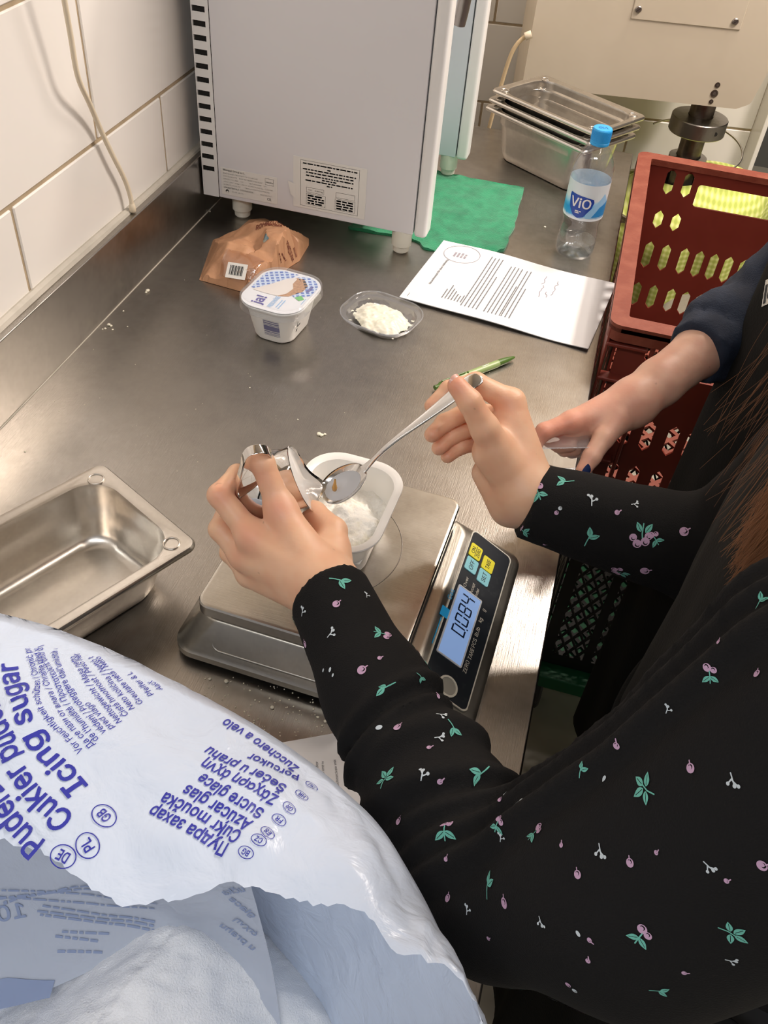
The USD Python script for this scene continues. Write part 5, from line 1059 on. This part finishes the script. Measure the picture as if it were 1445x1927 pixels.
def motif(kind, s=1.0):
    """A sprig of the print as [(shape, colour)]; about a centimetre, pointing along +x."""
    k = {'sprig': [(leaf(.0085, .0042, 35, .004, 0), TEAL), (leaf(.0080, .0040, -40, .003, 0), TEAL), (stem((-.004, -.001), (.0, 0), (.006, .001)), TEAL)],
         'three': [(leaf(.0090, .0046, 70, .003, .001), TEAL), (leaf(.0085, .0044, 5, .004, 0), TEAL), (leaf(.0080, .0042, -60, .002, -.001), TEAL), (leaf(.0075, .004, 130, .001, .001), TEAL), (stem((-.005, -.002), (.0, 0), (.005, 0)), TEAL)],
         'bud': [(leaf(.0080, .0038, 130, 0, 0), TEAL), (leaf(.0080, .0038, -120, 0, 0), TEAL), (stem((-.005, 0), (.004, 0)), TEAL), (berry(.0030, .0062, .0014), LILAC), (berry(.0024, .0050, -.003), LILAC)],
         'berries': [(berry(.0030, .005, .003), LILAC), (berry(.0030, .0075, -.002), LILAC), (berry(.0026, .001, .0045), LILAC), (berry(.0026, .0035, -.0055), LILAC), (leaf(.008, .004, 150, -.001, .002), TEAL), (leaf(.0075, .0038, -150, -.001, -.001), TEAL), (stem((-.007, 0), (0, 0), (.004, .001)), TEAL)],
         'plum': [(berry(.0030, 0, 0), LILAC), (stem((.002, .001), (.004, .002)), LILAC)], 'plums': [(berry(.0020, 0, 0), LILAC), (berry(.0018, .005, .001), WHITE)],
         'dot': [(berry(.0017, 0, 0), LILAC), (stem((.001, 0), (.003, .001)), LILAC)], 'pale': [(affinity.scale(Point(0, 0).buffer(.0018, 8), 1.25, .8), WHITE)],
         'twig': [(stem((-.004, 0), (.002, .0005)), WHITE), (stem((0, 0), (.003, .0025)), WHITE), (stem((-.001, 0), (.001, -.0028)), WHITE), (Point(.003, .0006).buffer(.0012, 8), WHITE), (Point(.0034, .0030).buffer(.0011, 8), WHITE), (Point(.0013, -.0032).buffer(.0011, 8), WHITE)]}[kind]
    return [(affinity.scale(g, s, s, origin=(0, 0)), c) for g, c in k]
PRT = [('sprig', 628, 1085, -25, 1), ('plum', 634, 1129, 20, .9), ('twig', 562, 1150, 70, .8), ('twig', 618, 1188, 45, .9), ('bud', 716, 1184, -10, .9), ('plum', 677, 1258, 10, 1.1), ('dot', 710, 1231, 20, .9), ('pale', 616, 1257, 80, .8), ('pale', 618, 1272, 70, .6), ('pale', 602, 1261, 80, .6), ('plum', 566, 1210, 80, .8),
       ('sprig', 735, 1290, -165, 1.05), ('plum', 743, 1361, 40, 1.0), ('pale', 710, 1363, 20, 1.1), ('twig', 832, 1379, 10, .9), ('dot', 806, 1397, 10, 1), ('sprig', 795, 1270, -50, .6), ('dot', 830, 1314, 60, 1), ('sprig', 853, 1353, -80, .9), ('twig', 697, 1115, 60, .6), ('twig', 832, 1337, -20, .9),
       ('three', 713, 1463, 100, 1.0), ('twig', 790, 1458, 80, 1.1), ('dot', 822, 1479, 20, 1.2), ('bud', 825, 1560, 100, 1.25), ('sprig', 920, 1448, -150, 1.1), ('plums', 932, 1495, 10, 1), ('plum', 742, 1540, 80, .9), ('dot', 834, 1628, 60, 1), ('plum', 836, 1680, 80, .9), ('twig', 937, 1582, 70, .8), ('bud', 925, 1560, 60, .95), ('bud', 996, 1565, 70, 1), ('dot', 1044, 1590, 80, 1),
       ('sprig', 908, 1675, 75, 1.25), ('plum', 942, 1699, 60, 1.25), ('twig', 873, 1715, 80, .8), ('twig', 1004, 1742, -60, .9), ('dot', 915, 1780, 20, .9), ('plum', 1071, 1640, 80, 1.0), ('twig', 1119, 1597, -60, 1.2), ('plum', 1178, 1636, 70, 1.05), ('dot', 1227, 1611, 20, 1), ('three', 1208, 1478, 160, 1.3), ('plum', 1288, 1447, 80, 1.15), ('twig', 1375, 1480, -60, 1.2), ('pale', 1127, 1459, 70, 1.1), ('dot', 1148, 1413, 70, 1.5), ('sprig', 1080, 1458, 60, .8),
       ('twig', 1325, 1636, -25, 1.1), ('dot', 1359, 1668, 20, 1.1), ('plum', 1432, 1640, 10, 1.2), ('bud', 1187, 1764, 55, 1.2), ('three', 1362, 1758, -20, 1.15), ('pale', 1083, 1772, -40, 1), ('dot', 1104, 1782, -40, 1.1), ('dot', 1098, 1816, 60, 1.1), ('plums', 1060, 1860, -40, 1.1), ('dot', 1285, 1843, 0, 1.1), ('twig', 1372, 1823, 10, 1), ('sprig', 1230, 1877, 10, .9), ('bud', 1334, 1280, 90, 1.0), ('plum', 1410, 1272, 80, .9), ('dot', 1338, 1195, 80, 1), ('twig', 1250, 1342, 60, .8), ('sprig', 1418, 1130, 60, .9),
       ('bud', 1010, 925, 115, 1.0), ('sprig', 1075, 900, 180, .9), ('twig', 1119, 938, 80, 1.0), ('plums', 1050, 968, 40, .8), ('bud', 980, 1000, 170, .8), ('dot', 1024, 1030, 10, .7), ('sprig', 1105, 1025, 60, 1.0), ('berries', 1215, 1002, -100, 1.05), ('bud', 1240, 1020, 120, .75), ('dot', 1166, 959, 10, 1.1), ('plum', 1287, 991, 0, 1.1), ('berries', 1166, 1083, 150, .8), ('plum', 1210, 1080, 0, 1.1), ('twig', 1195, 943, 10, .7), ('sprig', 1300, 1108, 60, .7)]
by = {}
for kind, x, y, ang, s in PRT:
    try: o = SS.hit(x, y)
    except ValueError: continue
    n = SS.normal(o); a = math.radians(ang); d = CR*math.cos(a) + CU*math.sin(a); dist = (o - CAM) @ CF
    for g, c in motif(kind, s*np.clip(dist/.62, .62, 1.25)): by.setdefault(tuple(c), []).append(SS.decal(polyf(g), o, d, lift=.0006, L=.003))
# the print goes on where the camera does not look
rp = random.Random(12); tmS = trimesh.Trimesh(sv, sf, process=False); pts_, fi_ = trimesh.sample.sample_surface(tmS, 420, seed=5)
for o, n in zip(pts_, tmS.face_normals[fi_]):
    r = o - CAM; z = r @ CF; px = W/2 + F*(r @ CR)/z; pyy = H/2 - F*(r @ CU)/z
    if n @ r < 0 and -20 < px < W + 20 and -20 < pyy < H + 20: continue
    kind = rp.choice(['sprig', 'bud', 'plum', 'dot', 'twig', 'pale', 'three']); d = np.cross(n, [rp.random()-.5, rp.random()-.5, rp.random()])
    for g, c in motif(kind): by.setdefault(tuple(c), []).append(SS.decal(polyf(g), o, d, lift=.0006, L=.004))
for c, nm in ((TEAL, 'leaf_print'), (LILAC, 'berry_print'), (WHITE, 'twig_print')):
    part(sw, nm, cat(*by[tuple(c)]), mat(nm, tuple(c), .9), False, kind='stuff')

# apron, trousers, shoes, hair
def apron_surf():
    u, v = np.meshgrid(np.linspace(-1, 1, 40), np.linspace(0, 1, 50), indexing='ij'); zz = .40 - .95*v; w = np.interp(v, [0, .18, .35, .5, 1], [.095, .125, .215, .225, .225])
    a = u*w/.19; rx = np.interp(zz, [-.6, -.1, .1, .3, .45], [.165, .165, .158, .152, .125]); cx = P1[0] - rx*np.cos(a*.95) - .012; cy = P1[1] + (.215 + 0*zz)*np.sin(a*.95)
    cx = cx + .006*np.sin(14*u + 3*v)*v; P = np.stack([cx, cy, zz], -1); i, j = np.meshgrid(np.arange(39), np.arange(49), indexing='ij'); k = (i*50 + j).ravel(); f = np.stack([k, k+50, k+51, k+1], 1)
    v_, n_ = P.reshape(-1, 3), 2000; inn = v_ + np.column_stack([np.full(n_, .004), np.zeros(n_), np.zeros(n_)]); e = [np.arange(50), np.arange(39*50, 40*50), np.arange(0, 2000, 50), np.arange(49, 2000, 50)]
    fs = [f, f[:, ::-1] + n_] + [np.stack([b[:-1], b[1:], b[1:] + n_, b[:-1] + n_], 1) for b in e]; return np.vstack([v_, inn]), np.vstack(fs)
M['apron'] = mat('black_apron', (.0075, .0075, .0070), .92, bump=(300, .3), vary=(12, (.012, .0115, .0105), .4, .75), specular_ior_level=.25)
av = apron_surf(); ap_ = part(p1, 'apron', av, M['apron'], True, label='black apron')
part(ap_, 'waist_tie', tube(smooth_path([P1 + [-.172*math.cos(t), .205*math.sin(t), .045 + .01*math.sin(3*t)] for t in np.linspace(-2.6, 2.6, 16)], 60), .007, 8, flat=.35), M['apron'], True)
for s in (-1, 1): part(ap_, 'neck_strap', tube(smooth_path([P1 + [-.135, s*.085, .395], P1 + [-.105, s*.085, .46], P1 + [-.03, s*.075, .525], P1 + [.05, s*.03, .535]], 24), .011, 8, flat=.2), M['apron'], True)
def trousers(p):
    d = capsule(p, P1 + [.02, -.05, -.01], P1 + [.02, .05, -.01], .135, .135)
    for s in (-1, 1): d = smin(d, capsule(p, P1 + [.03, s*.085, -.04], P1 + [.012, s*.092, -.45], .095, .070), .03); d = smin(d, capsule(p, P1 + [.012, s*.092, -.45], P1 + [.03, s*.095, -.815], .070, .056), .02)
    return np.maximum(d, p[:, 2] - .04)
part(p1, 'trousers', surface(trousers, (.70, .20, -.90), (1.20, .72, .08), .012, 8), mat('black_trousers', (.010, .010, .011), .9), True)
def shoe(c, ang):
    def fn(p):
        q = (p - c) @ rotz(ang); d = smin(capsule(q, (.03, 0, .035), (-.13, 0, .028), .040, .034), capsule(q, (.02, 0, .04), (.02, 0, .09), .040, .038), .02); return np.maximum(d, -q[:, 2])
    return surface(fn, c + [-.26, -.26, -.01], c + [.26, .26, .15], .007, 8)
M['shoe'] = mat('black_shoe', (.012, .012, .012), .5)
for s in (-1, 1): part(p1, 'shoe', shoe(np.array([P1[0] + .03, P1[1] + s*.095, -T + .0005]), 0), M['shoe'], True)
# brown hair: locks from the head falling over the shoulder, with loose strands
hr = np.random.default_rng(5)
def strands(n, roots, ends, spread, wav, width, name, mat_):
    P, cnt = [], []
    for k in range(n):
        a = roots(hr); b = ends(hr); m1 = a + (b - a)*.35 + [-.03, 0, .03] + hr.normal(0, spread, 3); m2 = a + (b - a)*.75 + hr.normal(0, spread, 3)
        t = np.linspace(0, 1, 9)[:, None]; c = (1-t)**3*a + 3*t*(1-t)**2*m1 + 3*t*t*(1-t)*m2 + t**3*b; c = c + wav*np.sin(7*t + hr.random()*6)*hr.normal(0, 1, 3); P.append(c); cnt.append(9)
    P = np.vstack(P); path = p1 + '/' + numbered(p1, name); o = LOC[p1]
    bc = UsdGeom.BasisCurves.Define(stage, path); bc.CreateTypeAttr('linear'); bc.CreatePointsAttr(Vt.Vec3fArray.FromNumpy((P - o).astype(np.float32))); bc.CreateCurveVertexCountsAttr(cnt)
    bc.CreateWidthsAttr(Vt.FloatArray.FromNumpy(np.full(len(P), width, np.float32))); bc.SetWidthsInterpolation('vertex'); UsdShade.MaterialBindingAPI.Apply(bc.GetPrim()).Bind(mat_); return bc
M['hair'] = usdkit.material(stage, '/World/Looks/hair', {'p': ('principled_bsdf', {'base_color': (.22, .090, .035), 'roughness': .45, 'specular_ior_level': .4})}, surface='p.BSDF')
def roots(r):
    a = r.uniform(-2.2, 2.2); e = r.uniform(.2, 1.4); return hd_ + np.array([.085*math.cos(a)*math.cos(e) + .01, .076*math.sin(a), .108*math.sin(e)])
def cap1(p): return np.maximum(ellip(p, hd_ + [.012, 0, .012], (.100, .082, .119)), -(p - hd_)[:, 0] - .040 + .5*np.clip(-(p[:, 2] - hd_[2]), 0, 1))
part(p1, 'hair', surface(cap1, hd_ - .16, hd_ + .16, .009, 8), M['hair'], True)
HE = [J(1395, 1110, .50), J(1425, 1060, .49), J(1440, 960, .47), J(1470, 1000, .48), J(1500, 1080, .48)]
strands(5200, roots, lambda r: HE[r.integers(len(HE))]*(.0) + (lambda w: sum(wi*h for wi, h in zip(w, HE)))(r.dirichlet(np.ones(5)*.8)) + r.normal(0, .006, 3), .011, .0022, .00020, 'hair', M['hair'])
strands(70, lambda r: hd_ + np.array([-.05, -.05, r.uniform(-.02, .06)]), lambda r: J(r.uniform(1330, 1420), r.uniform(740, 1020), .50) + r.normal(0, .004, 3), .012, .0025, .00012, 'loose_hair', M['hair'])

# ------------------------------------------------------------------ milk jug, spoon, milk
a_ = .925*CR + .34*CU + .15*toC; a_ /= np.linalg.norm(a_)
jm = J(569, 900, .772); jh = .064; jb = jm - a_*.060
down = np.array([0, 0, -1.0]); sp_ = down - a_*(a_ @ down); sp_ /= np.linalg.norm(sp_); sp_ = sp_*.45 + (CF - a_*(CF @ a_))*.75; sp_ /= np.linalg.norm(sp_)
FJ = np.stack([sp_, np.cross(a_, sp_), a_], 1)                      # x: towards the spout, z: towards the mouth
jprof = [(.0262, 0.0), (.0282, .0012), (.0320, .012), (.0346, .024), (.0350, .031), (.0338, .040), (.0312, .048), (.0298, .053), (.0302, .058), (.0308, .060)]
def jug_loop(r, z, n=64, lip=0.0):
    t = np.linspace(0, 2*np.pi, n, endpoint=False); k = np.exp(-(np.minimum(t, 2*np.pi - t)/.42)**2)*lip; return np.column_stack([(r + k*.75)*np.cos(t), (r + k*.75)*np.sin(t)*(1 - .25*np.exp(-(np.minimum(t, 2*np.pi-t)/.6)**2)*(lip > 0)), z + k*.95])
li = lambda z: .0105*np.clip((z - .044)/.016, 0, 1)**1.5
outer = [jug_loop(r, z, lip=li(z)) for r, z in jprof]; inner_ = [jug_loop(r - .0010, z + .0003, lip=li(z)) for r, z in jprof[::-1][:-1]] + [jug_loop(.020, .0014)]
ju = thing('milk_jug', 'small polished steel milk jug tilted in the left hand, pouring', 'jug', jm)
part(ju, 'jug', move(loft(outer + inner_, True, True), FJ, jb), M['bright_steel'], 50)
hp = smooth_path([J(516, 872, .742), J(508, 852, .724), J(490, 845, .713), J(468, 850, .712), J(455, 878, .720), J(447, 908, .733), J(447, 928, .748), J(455, 930, .756)], 40)
tg = np.gradient(hp, axis=0); wd = np.cross(a_, toC*.8 + CU*.5); wd /= np.linalg.norm(wd)
lps = []
for i in range(len(hp)):
    t_ = tg[i]/np.linalg.norm(tg[i]); w_ = wd - t_*(wd @ t_); w_ /= np.linalg.norm(w_); n__ = np.cross(t_, w_); lps.append(hp[i] + np.array([(.0046*s, .0008*u) for s, u in ((1, .4), (.85, 1), (-.85, 1), (-1, .4), (-1, -.4), (-.85, -1), (.85, -1), (1, -.4))]) @ np.stack([w_, n__]))
part(ju, 'handle', loft(lps, True, True), M['bright_steel'], 50, label='flat strap handle')
mk = jug_loop(.0292, .0585, lip=.0090); M['milk'] = mat('milk', (.86, .85, .80), .15, subsurface_weight=.3, subsurface_radius=(.01, .01, .008), subsurface_scale=.5)
tag(prim(part(None, 'milk', move(loft([jug_loop(.0260, .050, lip=.002), mk], True, True), FJ, jb), M['milk'], True)), 'white milk at the mouth of the tilted steel jug', 'milk')
# spoon
s0, s1 = J(606, 936, .824), J(903, 712, .792); nk = J(689, 879, .820)
sx_ = (nk - s0)/np.linalg.norm(nk - s0); bl = np.linalg.norm(nk - s0)*.98; sn = np.array([0, 0, 1.0]) + toC*.35; sn -= sx_*(sn @ sx_); sn /= np.linalg.norm(sn); sy_ = np.cross(sn, sx_)
u, v = np.meshgrid(np.linspace(0, 1, 30), np.linspace(-1, 1, 22), indexing='ij')
hw_ = .0172*np.sqrt(np.clip(1 - (2*(u**.86) - 1)**2, 0, 1)); dep_ = .0075*np.clip(1 - (2*u**.9 - 1)**2, 0, 1)*(1 - v**2)
BP = s0 + (u*bl)[..., None]*sx_ + (v*hw_)[..., None]*sy_ - dep_[..., None]*sn
i, j = np.meshgrid(np.arange(29), np.arange(21), indexing='ij'); k = (i*22 + j).ravel(); q = np.stack([k, k+22, k+23, k+1], 1); tp = BP.reshape(-1, 3); bt_ = tp - sn*.0011
spn = thing('spoon', 'steel spoon with a splash of milk, held over the icing tub', 'spoon', s0)
ed_ = np.r_[np.arange(30)*22, 29*22 + np.arange(22), (np.arange(30)*22 + 21)[::-1], np.arange(22)[::-1]]
part(spn, 'bowl', (np.vstack([tp, bt_]), np.vstack([q, q[:, ::-1] + len(tp), np.stack([ed_[:-1], ed_[1:], ed_[1:] + len(tp), ed_[:-1] + len(tp)], 1)])), M['spoon_steel'], 50)
hp = smooth_path([s0 + sx_*bl*.93 - sn*.0006, nk + sx_*.004 + sn*.0015, nk + (s1-nk)*.12 + sn*.004, nk + (s1-nk)*.4 + sn*.006, nk + (s1-nk)*.75 + sn*.005, s1 + sn*.001, s1 + (s1-nk)*.012], 60)
s_ = np.linspace(0, 1, 60); wv = np.interp(s_, [0, .06, .14, .35, .6, .85, .94, .985, 1], [.0046, .0030, .0024, .0032, .0050, .0072, .0078, .0062, .0026]); th = np.interp(s_, [0, .1, .4, 1], [.0009, .0018, .0015, .0010])
sd = np.cross(sn, (s1 - nk)/np.linalg.norm(s1 - nk)); sd /= np.linalg.norm(sd); lps = []
tg = np.gradient(hp, axis=0)
for i in range(60):
    t_ = tg[i]/np.linalg.norm(tg[i]); y_ = sd - t_*(sd @ t_); y_ /= np.linalg.norm(y_); z_ = np.cross(t_, y_); a = np.linspace(0, 2*np.pi, 16, endpoint=False); lps.append(hp[i] + (np.cos(a)*wv[i])[:, None]*y_ + (np.sin(a)*th[i])[:, None]*z_)
part(spn, 'handle', loft(lps, True, True), M['spoon_steel'], 50)
ub, vb = np.meshgrid(np.linspace(0, 1, 140), np.linspace(-1, 1, 100), indexing='ij'); hb_ = .0172*np.sqrt(np.clip(1 - (2*(ub**.86) - 1)**2, 0, 1)); db_ = .0075*np.clip(1 - (2*ub**.9 - 1)**2, 0, 1)*(1 - vb**2)
MPt = s0 + (ub*bl)[..., None]*sx_ + (vb*hb_)[..., None]*sy_ + (-.0032 + .0016*(.5 - ub))[..., None]*sn; wet = (db_ > .0032 - .0016*(.5 - ub)).ravel()
i, j = np.meshgrid(np.arange(139), np.arange(99), indexing='ij'); k = (i*100 + j).ravel(); q = np.stack([k, k+100, k+101, k+1], 1); q = q[wet[q].all(1)]
tag(prim(part(None, 'milk', (MPt.reshape(-1, 3), q), mat('thin_milk', (.44, .45, .47), .06), True)), 'thin pool of milk in the bowl of the spoon', 'milk')
blob = move(lathe([(.0, -.004), (.002, -.003), (.0026, 0), (.0016, .004), (.0008, .010)], 14), t=jb + FJ @ np.array([.0405, 0, .078]) + [0, 0, -.006])
tag(prim(part(None, 'lip_blob', blob, mat('amber_blob', (.62, .36, .12), .1), True)), 'small amber drop just below the jug lip, over the spoon', 'blob')  # small amber shape just below the jug lip

# ------------------------------------------------------------------ second person behind, holding a clear box
P2 = np.array([.992, .90, 0]); LN = np.array([.0, .0, 0.]); f2 = np.array([-.9063, -.4226, 0]); r2 = np.array([-.4226, .9063, 0]); hd2 = P2 + f2*.04 + [0, 0, .74] + LN*.6
W2 = J(1190, 758, .985); Sh2, El2 = P2 + r2*.125 - f2*.05 + [0, .02, .43] + LN*.43, J(1425, 598, 1.075); Sh2l = P2 - r2*.175 + [0, 0, .43] + LN*.43
f_ = [[(J(1075, 793, .970), .0110), (J(1024, 812, .966), .0094), (J(1004, 838, .968), .0080), (J(985, 852, .972), .0070)],
      [(J(1085, 806, .984), .0110), (J(1036, 826, .992), .0092), (J(1052, 838, .990), .0080), (J(1074, 838, .984), .0072)],
      [(J(1096, 816, .998), .0105), (J(1050, 834, 1.008), .0088), (J(1062, 846, 1.004), .0078), (J(1084, 846, .998), .0070)],
      [(J(1108, 826, 1.008), .0098), (J(1066, 842, 1.018), .0080), (J(1076, 850, 1.014), .0070), (J(1092, 850, 1.008), .0064)],
      [(J(1158, 792, .972), .0165), (J(1136, 824, .962), .0115), (J(1113, 860, .955), .0098), (J(1097, 886, .952), .0082)]]
pl2 = [(W2, .0240, f_[0][0][0], .0120, None), (W2, .0235, f_[1][0][0], .0120, None), (W2 + CF*.01, .022, f_[2][0][0], .0115, None), (W2 + CF*.014, .020, f_[3][0][0], .0110, None), (W2 - CF*.004, .020, J(1140, 800, .978), .0165, None)]
H2 = Hand(pl2, f_, [(W2, .0235), (J(1240, 720, .995), .0262), (J(1318, 660, 1.016), .0290), (El2, .0290)])
hv, hf = H2.mesh(.0017); hc = skin_tint(hv, [(J(1055, 800, .955), .018, .7), (J(1020, 815, .955), .014, .6), (J(1090, 785, .96), .016, .5), (J(1097, 886, .945), .012, .6), (J(1180, 760, .96), .03, .2)], base=np.array([.62, .36, .27]), seed=15)
def body2(p):
    d = ellip(p, P2 + [0, 0, .22] + LN*.22, (.12, .15, .26), np.stack([f2, r2, [0, 0, 1]], 1)); d = smin(d, capsule(p, Sh2l, Sh2, .058, .058), .06); d = smin(d, capsule(p, P2 + [0, 0, .44] + LN*.44, hd2 - [0, 0, .08], .055, .05), .04)
    d = smin(d, ellip(p, hd2, (.092, .074, .115), np.stack([f2, r2, [0, 0, 1]], 1)), .02); d = smin(d, ellip(p, hd2 + f2*.05 - [0, 0, .055], (.05, .05, .06)), .02); d = smin(d, capsule(p, hd2 + f2*.088, hd2 + f2*.108 - [0, 0, .03], .007, .012), .01)
    for s in (-1, 1): d = smin(d, ellip(p, hd2 + r2*s*.074 - f2*.01, (.02, .02, .032)), .006); d = np.maximum(d, -ellip(p, hd2 + f2*.084 + r2*s*.03, (.016, .016, .011)))
    d = smin(d, capsule(p, Sh2, El2, .05, .04), .03)
    le = Sh2l + [.02, -.02, -.28]; d = smin(d, capsule(p, Sh2l, le, .05, .04), .03); lw = le + f2*.03 + [.05, .02, -.23]; d = smin(d, capsule(p, le, lw, .037, .025), .02); d = smin(d, capsule(p, lw, lw + [.0, 0, -.10], .026, .022, (r2, 1.5)), .02)
    for s in (-1, 1):
        k = P2 + r2*s*.09 + [0, 0, -.44]; d = smin(d, capsule(p, P2 + r2*s*.085, k, .08, .055), .03); d = smin(d, capsule(p, k, k - [0, 0, .38], .052, .035), .02)
    return d
b2v, b2f = surface(body2, (.60, .45, -.90), (1.36, 1.30, .90), .012, 8)
p2_ = thing('person', 'person in dark denim shirt and black apron at the right edge, holding a clear box', 'person', (P2[0], P2[1], -T))
bv2, bf2 = cat((hv, hf), (b2v, b2f)); pb2 = part(p2_, 'body', (bv2, bf2), M['skin'], color=np.vstack([hc, np.tile([.62, .36, .27], (len(b2v), 1))]))
part(pb2, 'nail', nail(J(1095, 887, .950), J(1113, 860, .955), toC*.75 + CR*.6 - CU*.2, .0066, .0090, 1.02), M['blue_nail'], True, label='dark blue varnished nail')
def denim(p):
    c = J(1312, 664, 1.010); ax = (El2 - c)/np.linalg.norm(El2 - c); q = (np.abs(meshkit.noise(p*24, 3) - .5) - .25)*.020 + (meshkit.noise(p*60, 4) - .5)*.004
    sl = capsule(p, c, c + ax*.022, .0345, .038); puf = capsule(p, c + ax*.060, El2, .053, .050); sl = smin(sl, puf, .012); sl = smin(sl, capsule(p, El2, Sh2, .052, .066), .02); sl = np.maximum(sl, -((p - c) @ ax))
    sl = sl + .0045*np.exp(-(((p - c) @ ax - .028)/.004)**2)
    tor = ellip(p, P2 + [0, 0, .22] + LN*.22, (.135, .170, .28), np.stack([f2, r2, [0, 0, 1]], 1)); tor = smin(tor, capsule(p, Sh2l, Sh2, .07, .07), .06); tor = np.maximum(tor, -ellip(p, P2 + f2*.03 + [0, 0, .54] + LN*.54, (.08, .08, .08)))
    le = Sh2l + [.02, -.02, -.28]; tor = smin(tor, capsule(p, Sh2l, le, .066, .052), .03); tor = np.maximum(tor, -.08 - p[:, 2]); return smin(tor, sl, .02) + q
M['denim'] = mat('dark_denim', (.009, .016, .036), .85, vary=(30, (.018, .030, .060), .40, .72), bump=(500, .5))
part(p2_, 'shirt', surface(denim, (.68, .55, -.12), (1.32, 1.30, .56), .0065, 10), M['denim'], True, label='dark blue denim shirt with short puffed sleeve')
def apron2():
    u, v = np.meshgrid(np.linspace(-1, 1, 40), np.linspace(0, 1, 50), indexing='ij'); zz = .38 - .98*v; w = np.interp(v, [0, .2, .36, .5, 1], [.9, 1.0, 1.3, 1.4, 1.45]); rx = np.interp(zz, [-.6, -.1, .1, .3, .45], [.165, .165, .160, .155, .13])
    lo_ = (rx*np.cos(u*w))[..., None]*f2 + (.200*np.sin(u*w))[..., None]*r2; P = P2 + lo_ + np.stack([0*zz, 0*zz, zz], -1) + LN*np.clip(zz, 0, 1)[..., None]; P = P + f2*(.008*np.sin(13*u + 2*v)*v)[..., None]
    i, j = np.meshgrid(np.arange(39), np.arange(49), indexing='ij'); k = (i*50 + j).ravel(); f = np.stack([k, k+50, k+51, k+1], 1); v_ = P.reshape(-1, 3); inn = v_ - f2*.004; e = [np.arange(50), np.arange(39*50, 40*50), np.arange(0, 2000, 50), np.arange(49, 2000, 50)]
    return np.vstack([v_, inn]), np.vstack([f, f[:, ::-1] + 2000] + [np.stack([b[:-1], b[1:], b[1:] + 2000, b[:-1] + 2000], 1) for b in e])
ap2 = part(p2_, 'apron', apron2(), M['apron'], True, label='black apron dusted with flour')
def trousers2(p):
    d = capsule(p, P2 - r2*.05, P2 + r2*.05, .135, .135)
    for s in (-1, 1): k = P2 + r2*s*.092 + [0, 0, -.45]; d = smin(d, capsule(p, P2 + r2*s*.085 + [0, 0, -.04], k, .096, .072), .03); d = smin(d, capsule(p, k, k - [0, 0, .365], .072, .058), .02)
    return np.maximum(d, p[:, 2] - .03)
part(p2_, 'trousers', surface(trousers2, (.70, .62, -.90), (1.24, 1.18, .08), .012, 8), stage and UsdShade.Material.Get(stage, '/World/Looks/black_trousers'), True)
for s in (-1, 1): part(p2_, 'shoe', shoe(P2 + r2*s*.095 + [0, 0, -T + .0005], 25), M['shoe'], True)
def hair2(p): return np.maximum(ellip(p, hd2 - f2*.012 + [0, 0, .012], (.102, .086, .122), np.stack([f2, r2, [0, 0, 1]], 1)), ((p - hd2) @ f2) - .045 + .4*np.clip(-(p[:, 2] - hd2[2]), 0, 1))
part(p2_, 'hair', surface(hair2, hd2 - .16, hd2 + .16, .01, 8), M['hair'], True)
sk2 = Skin(apron2(), .006)
try:
    o = sk2.hit(1440, 540); x_ = CR*.93 - CU*.35; part(ap2, 'badge', sk2.decal(cat(rectf(-.012, -.009, .016, .016)), o, x_, lift=.0012), M['label'], False, label='pale printed badge'); part(ap2, 'badge_print', sk2.decal(cat(rectf(-.006, -.005, .014, .000), rectf(-.004, .003, .010, .008)), o, x_, lift=.0018), M['ink'], False)
except ValueError: pass
bxo = J(1052, 862, .985); FB = frame(CR*.97 + CU*.0 - CF*.2, CU*.8 - CF*.6); cbx = thing('clear_box', 'small clear plastic box held between the thumb and fingers of the second person', 'box', bxo)
part(cbx, 'box', move(rings([(.062, .040, .004, -.016), (.066, .044, .004, -.0155), (.068, .046, .004, .016), (.0705, .0485, .005, .0165), (.0705, .0485, .005, .018)], 6, cap0=True), FB, bxo), clear('box_plastic', (.93, .95, .97), .12, .04, .10), 40)
for z in (-.0155, .0175): q_ = rrect(.0700, .0480, .005, 6); part(cbx, 'edge', move(tube(np.vstack([np.column_stack([q_, np.full(len(q_), z)]), [[*q_[0], z]]]), .0009, 6, False), FB, bxo), M['clear_lid'], True)
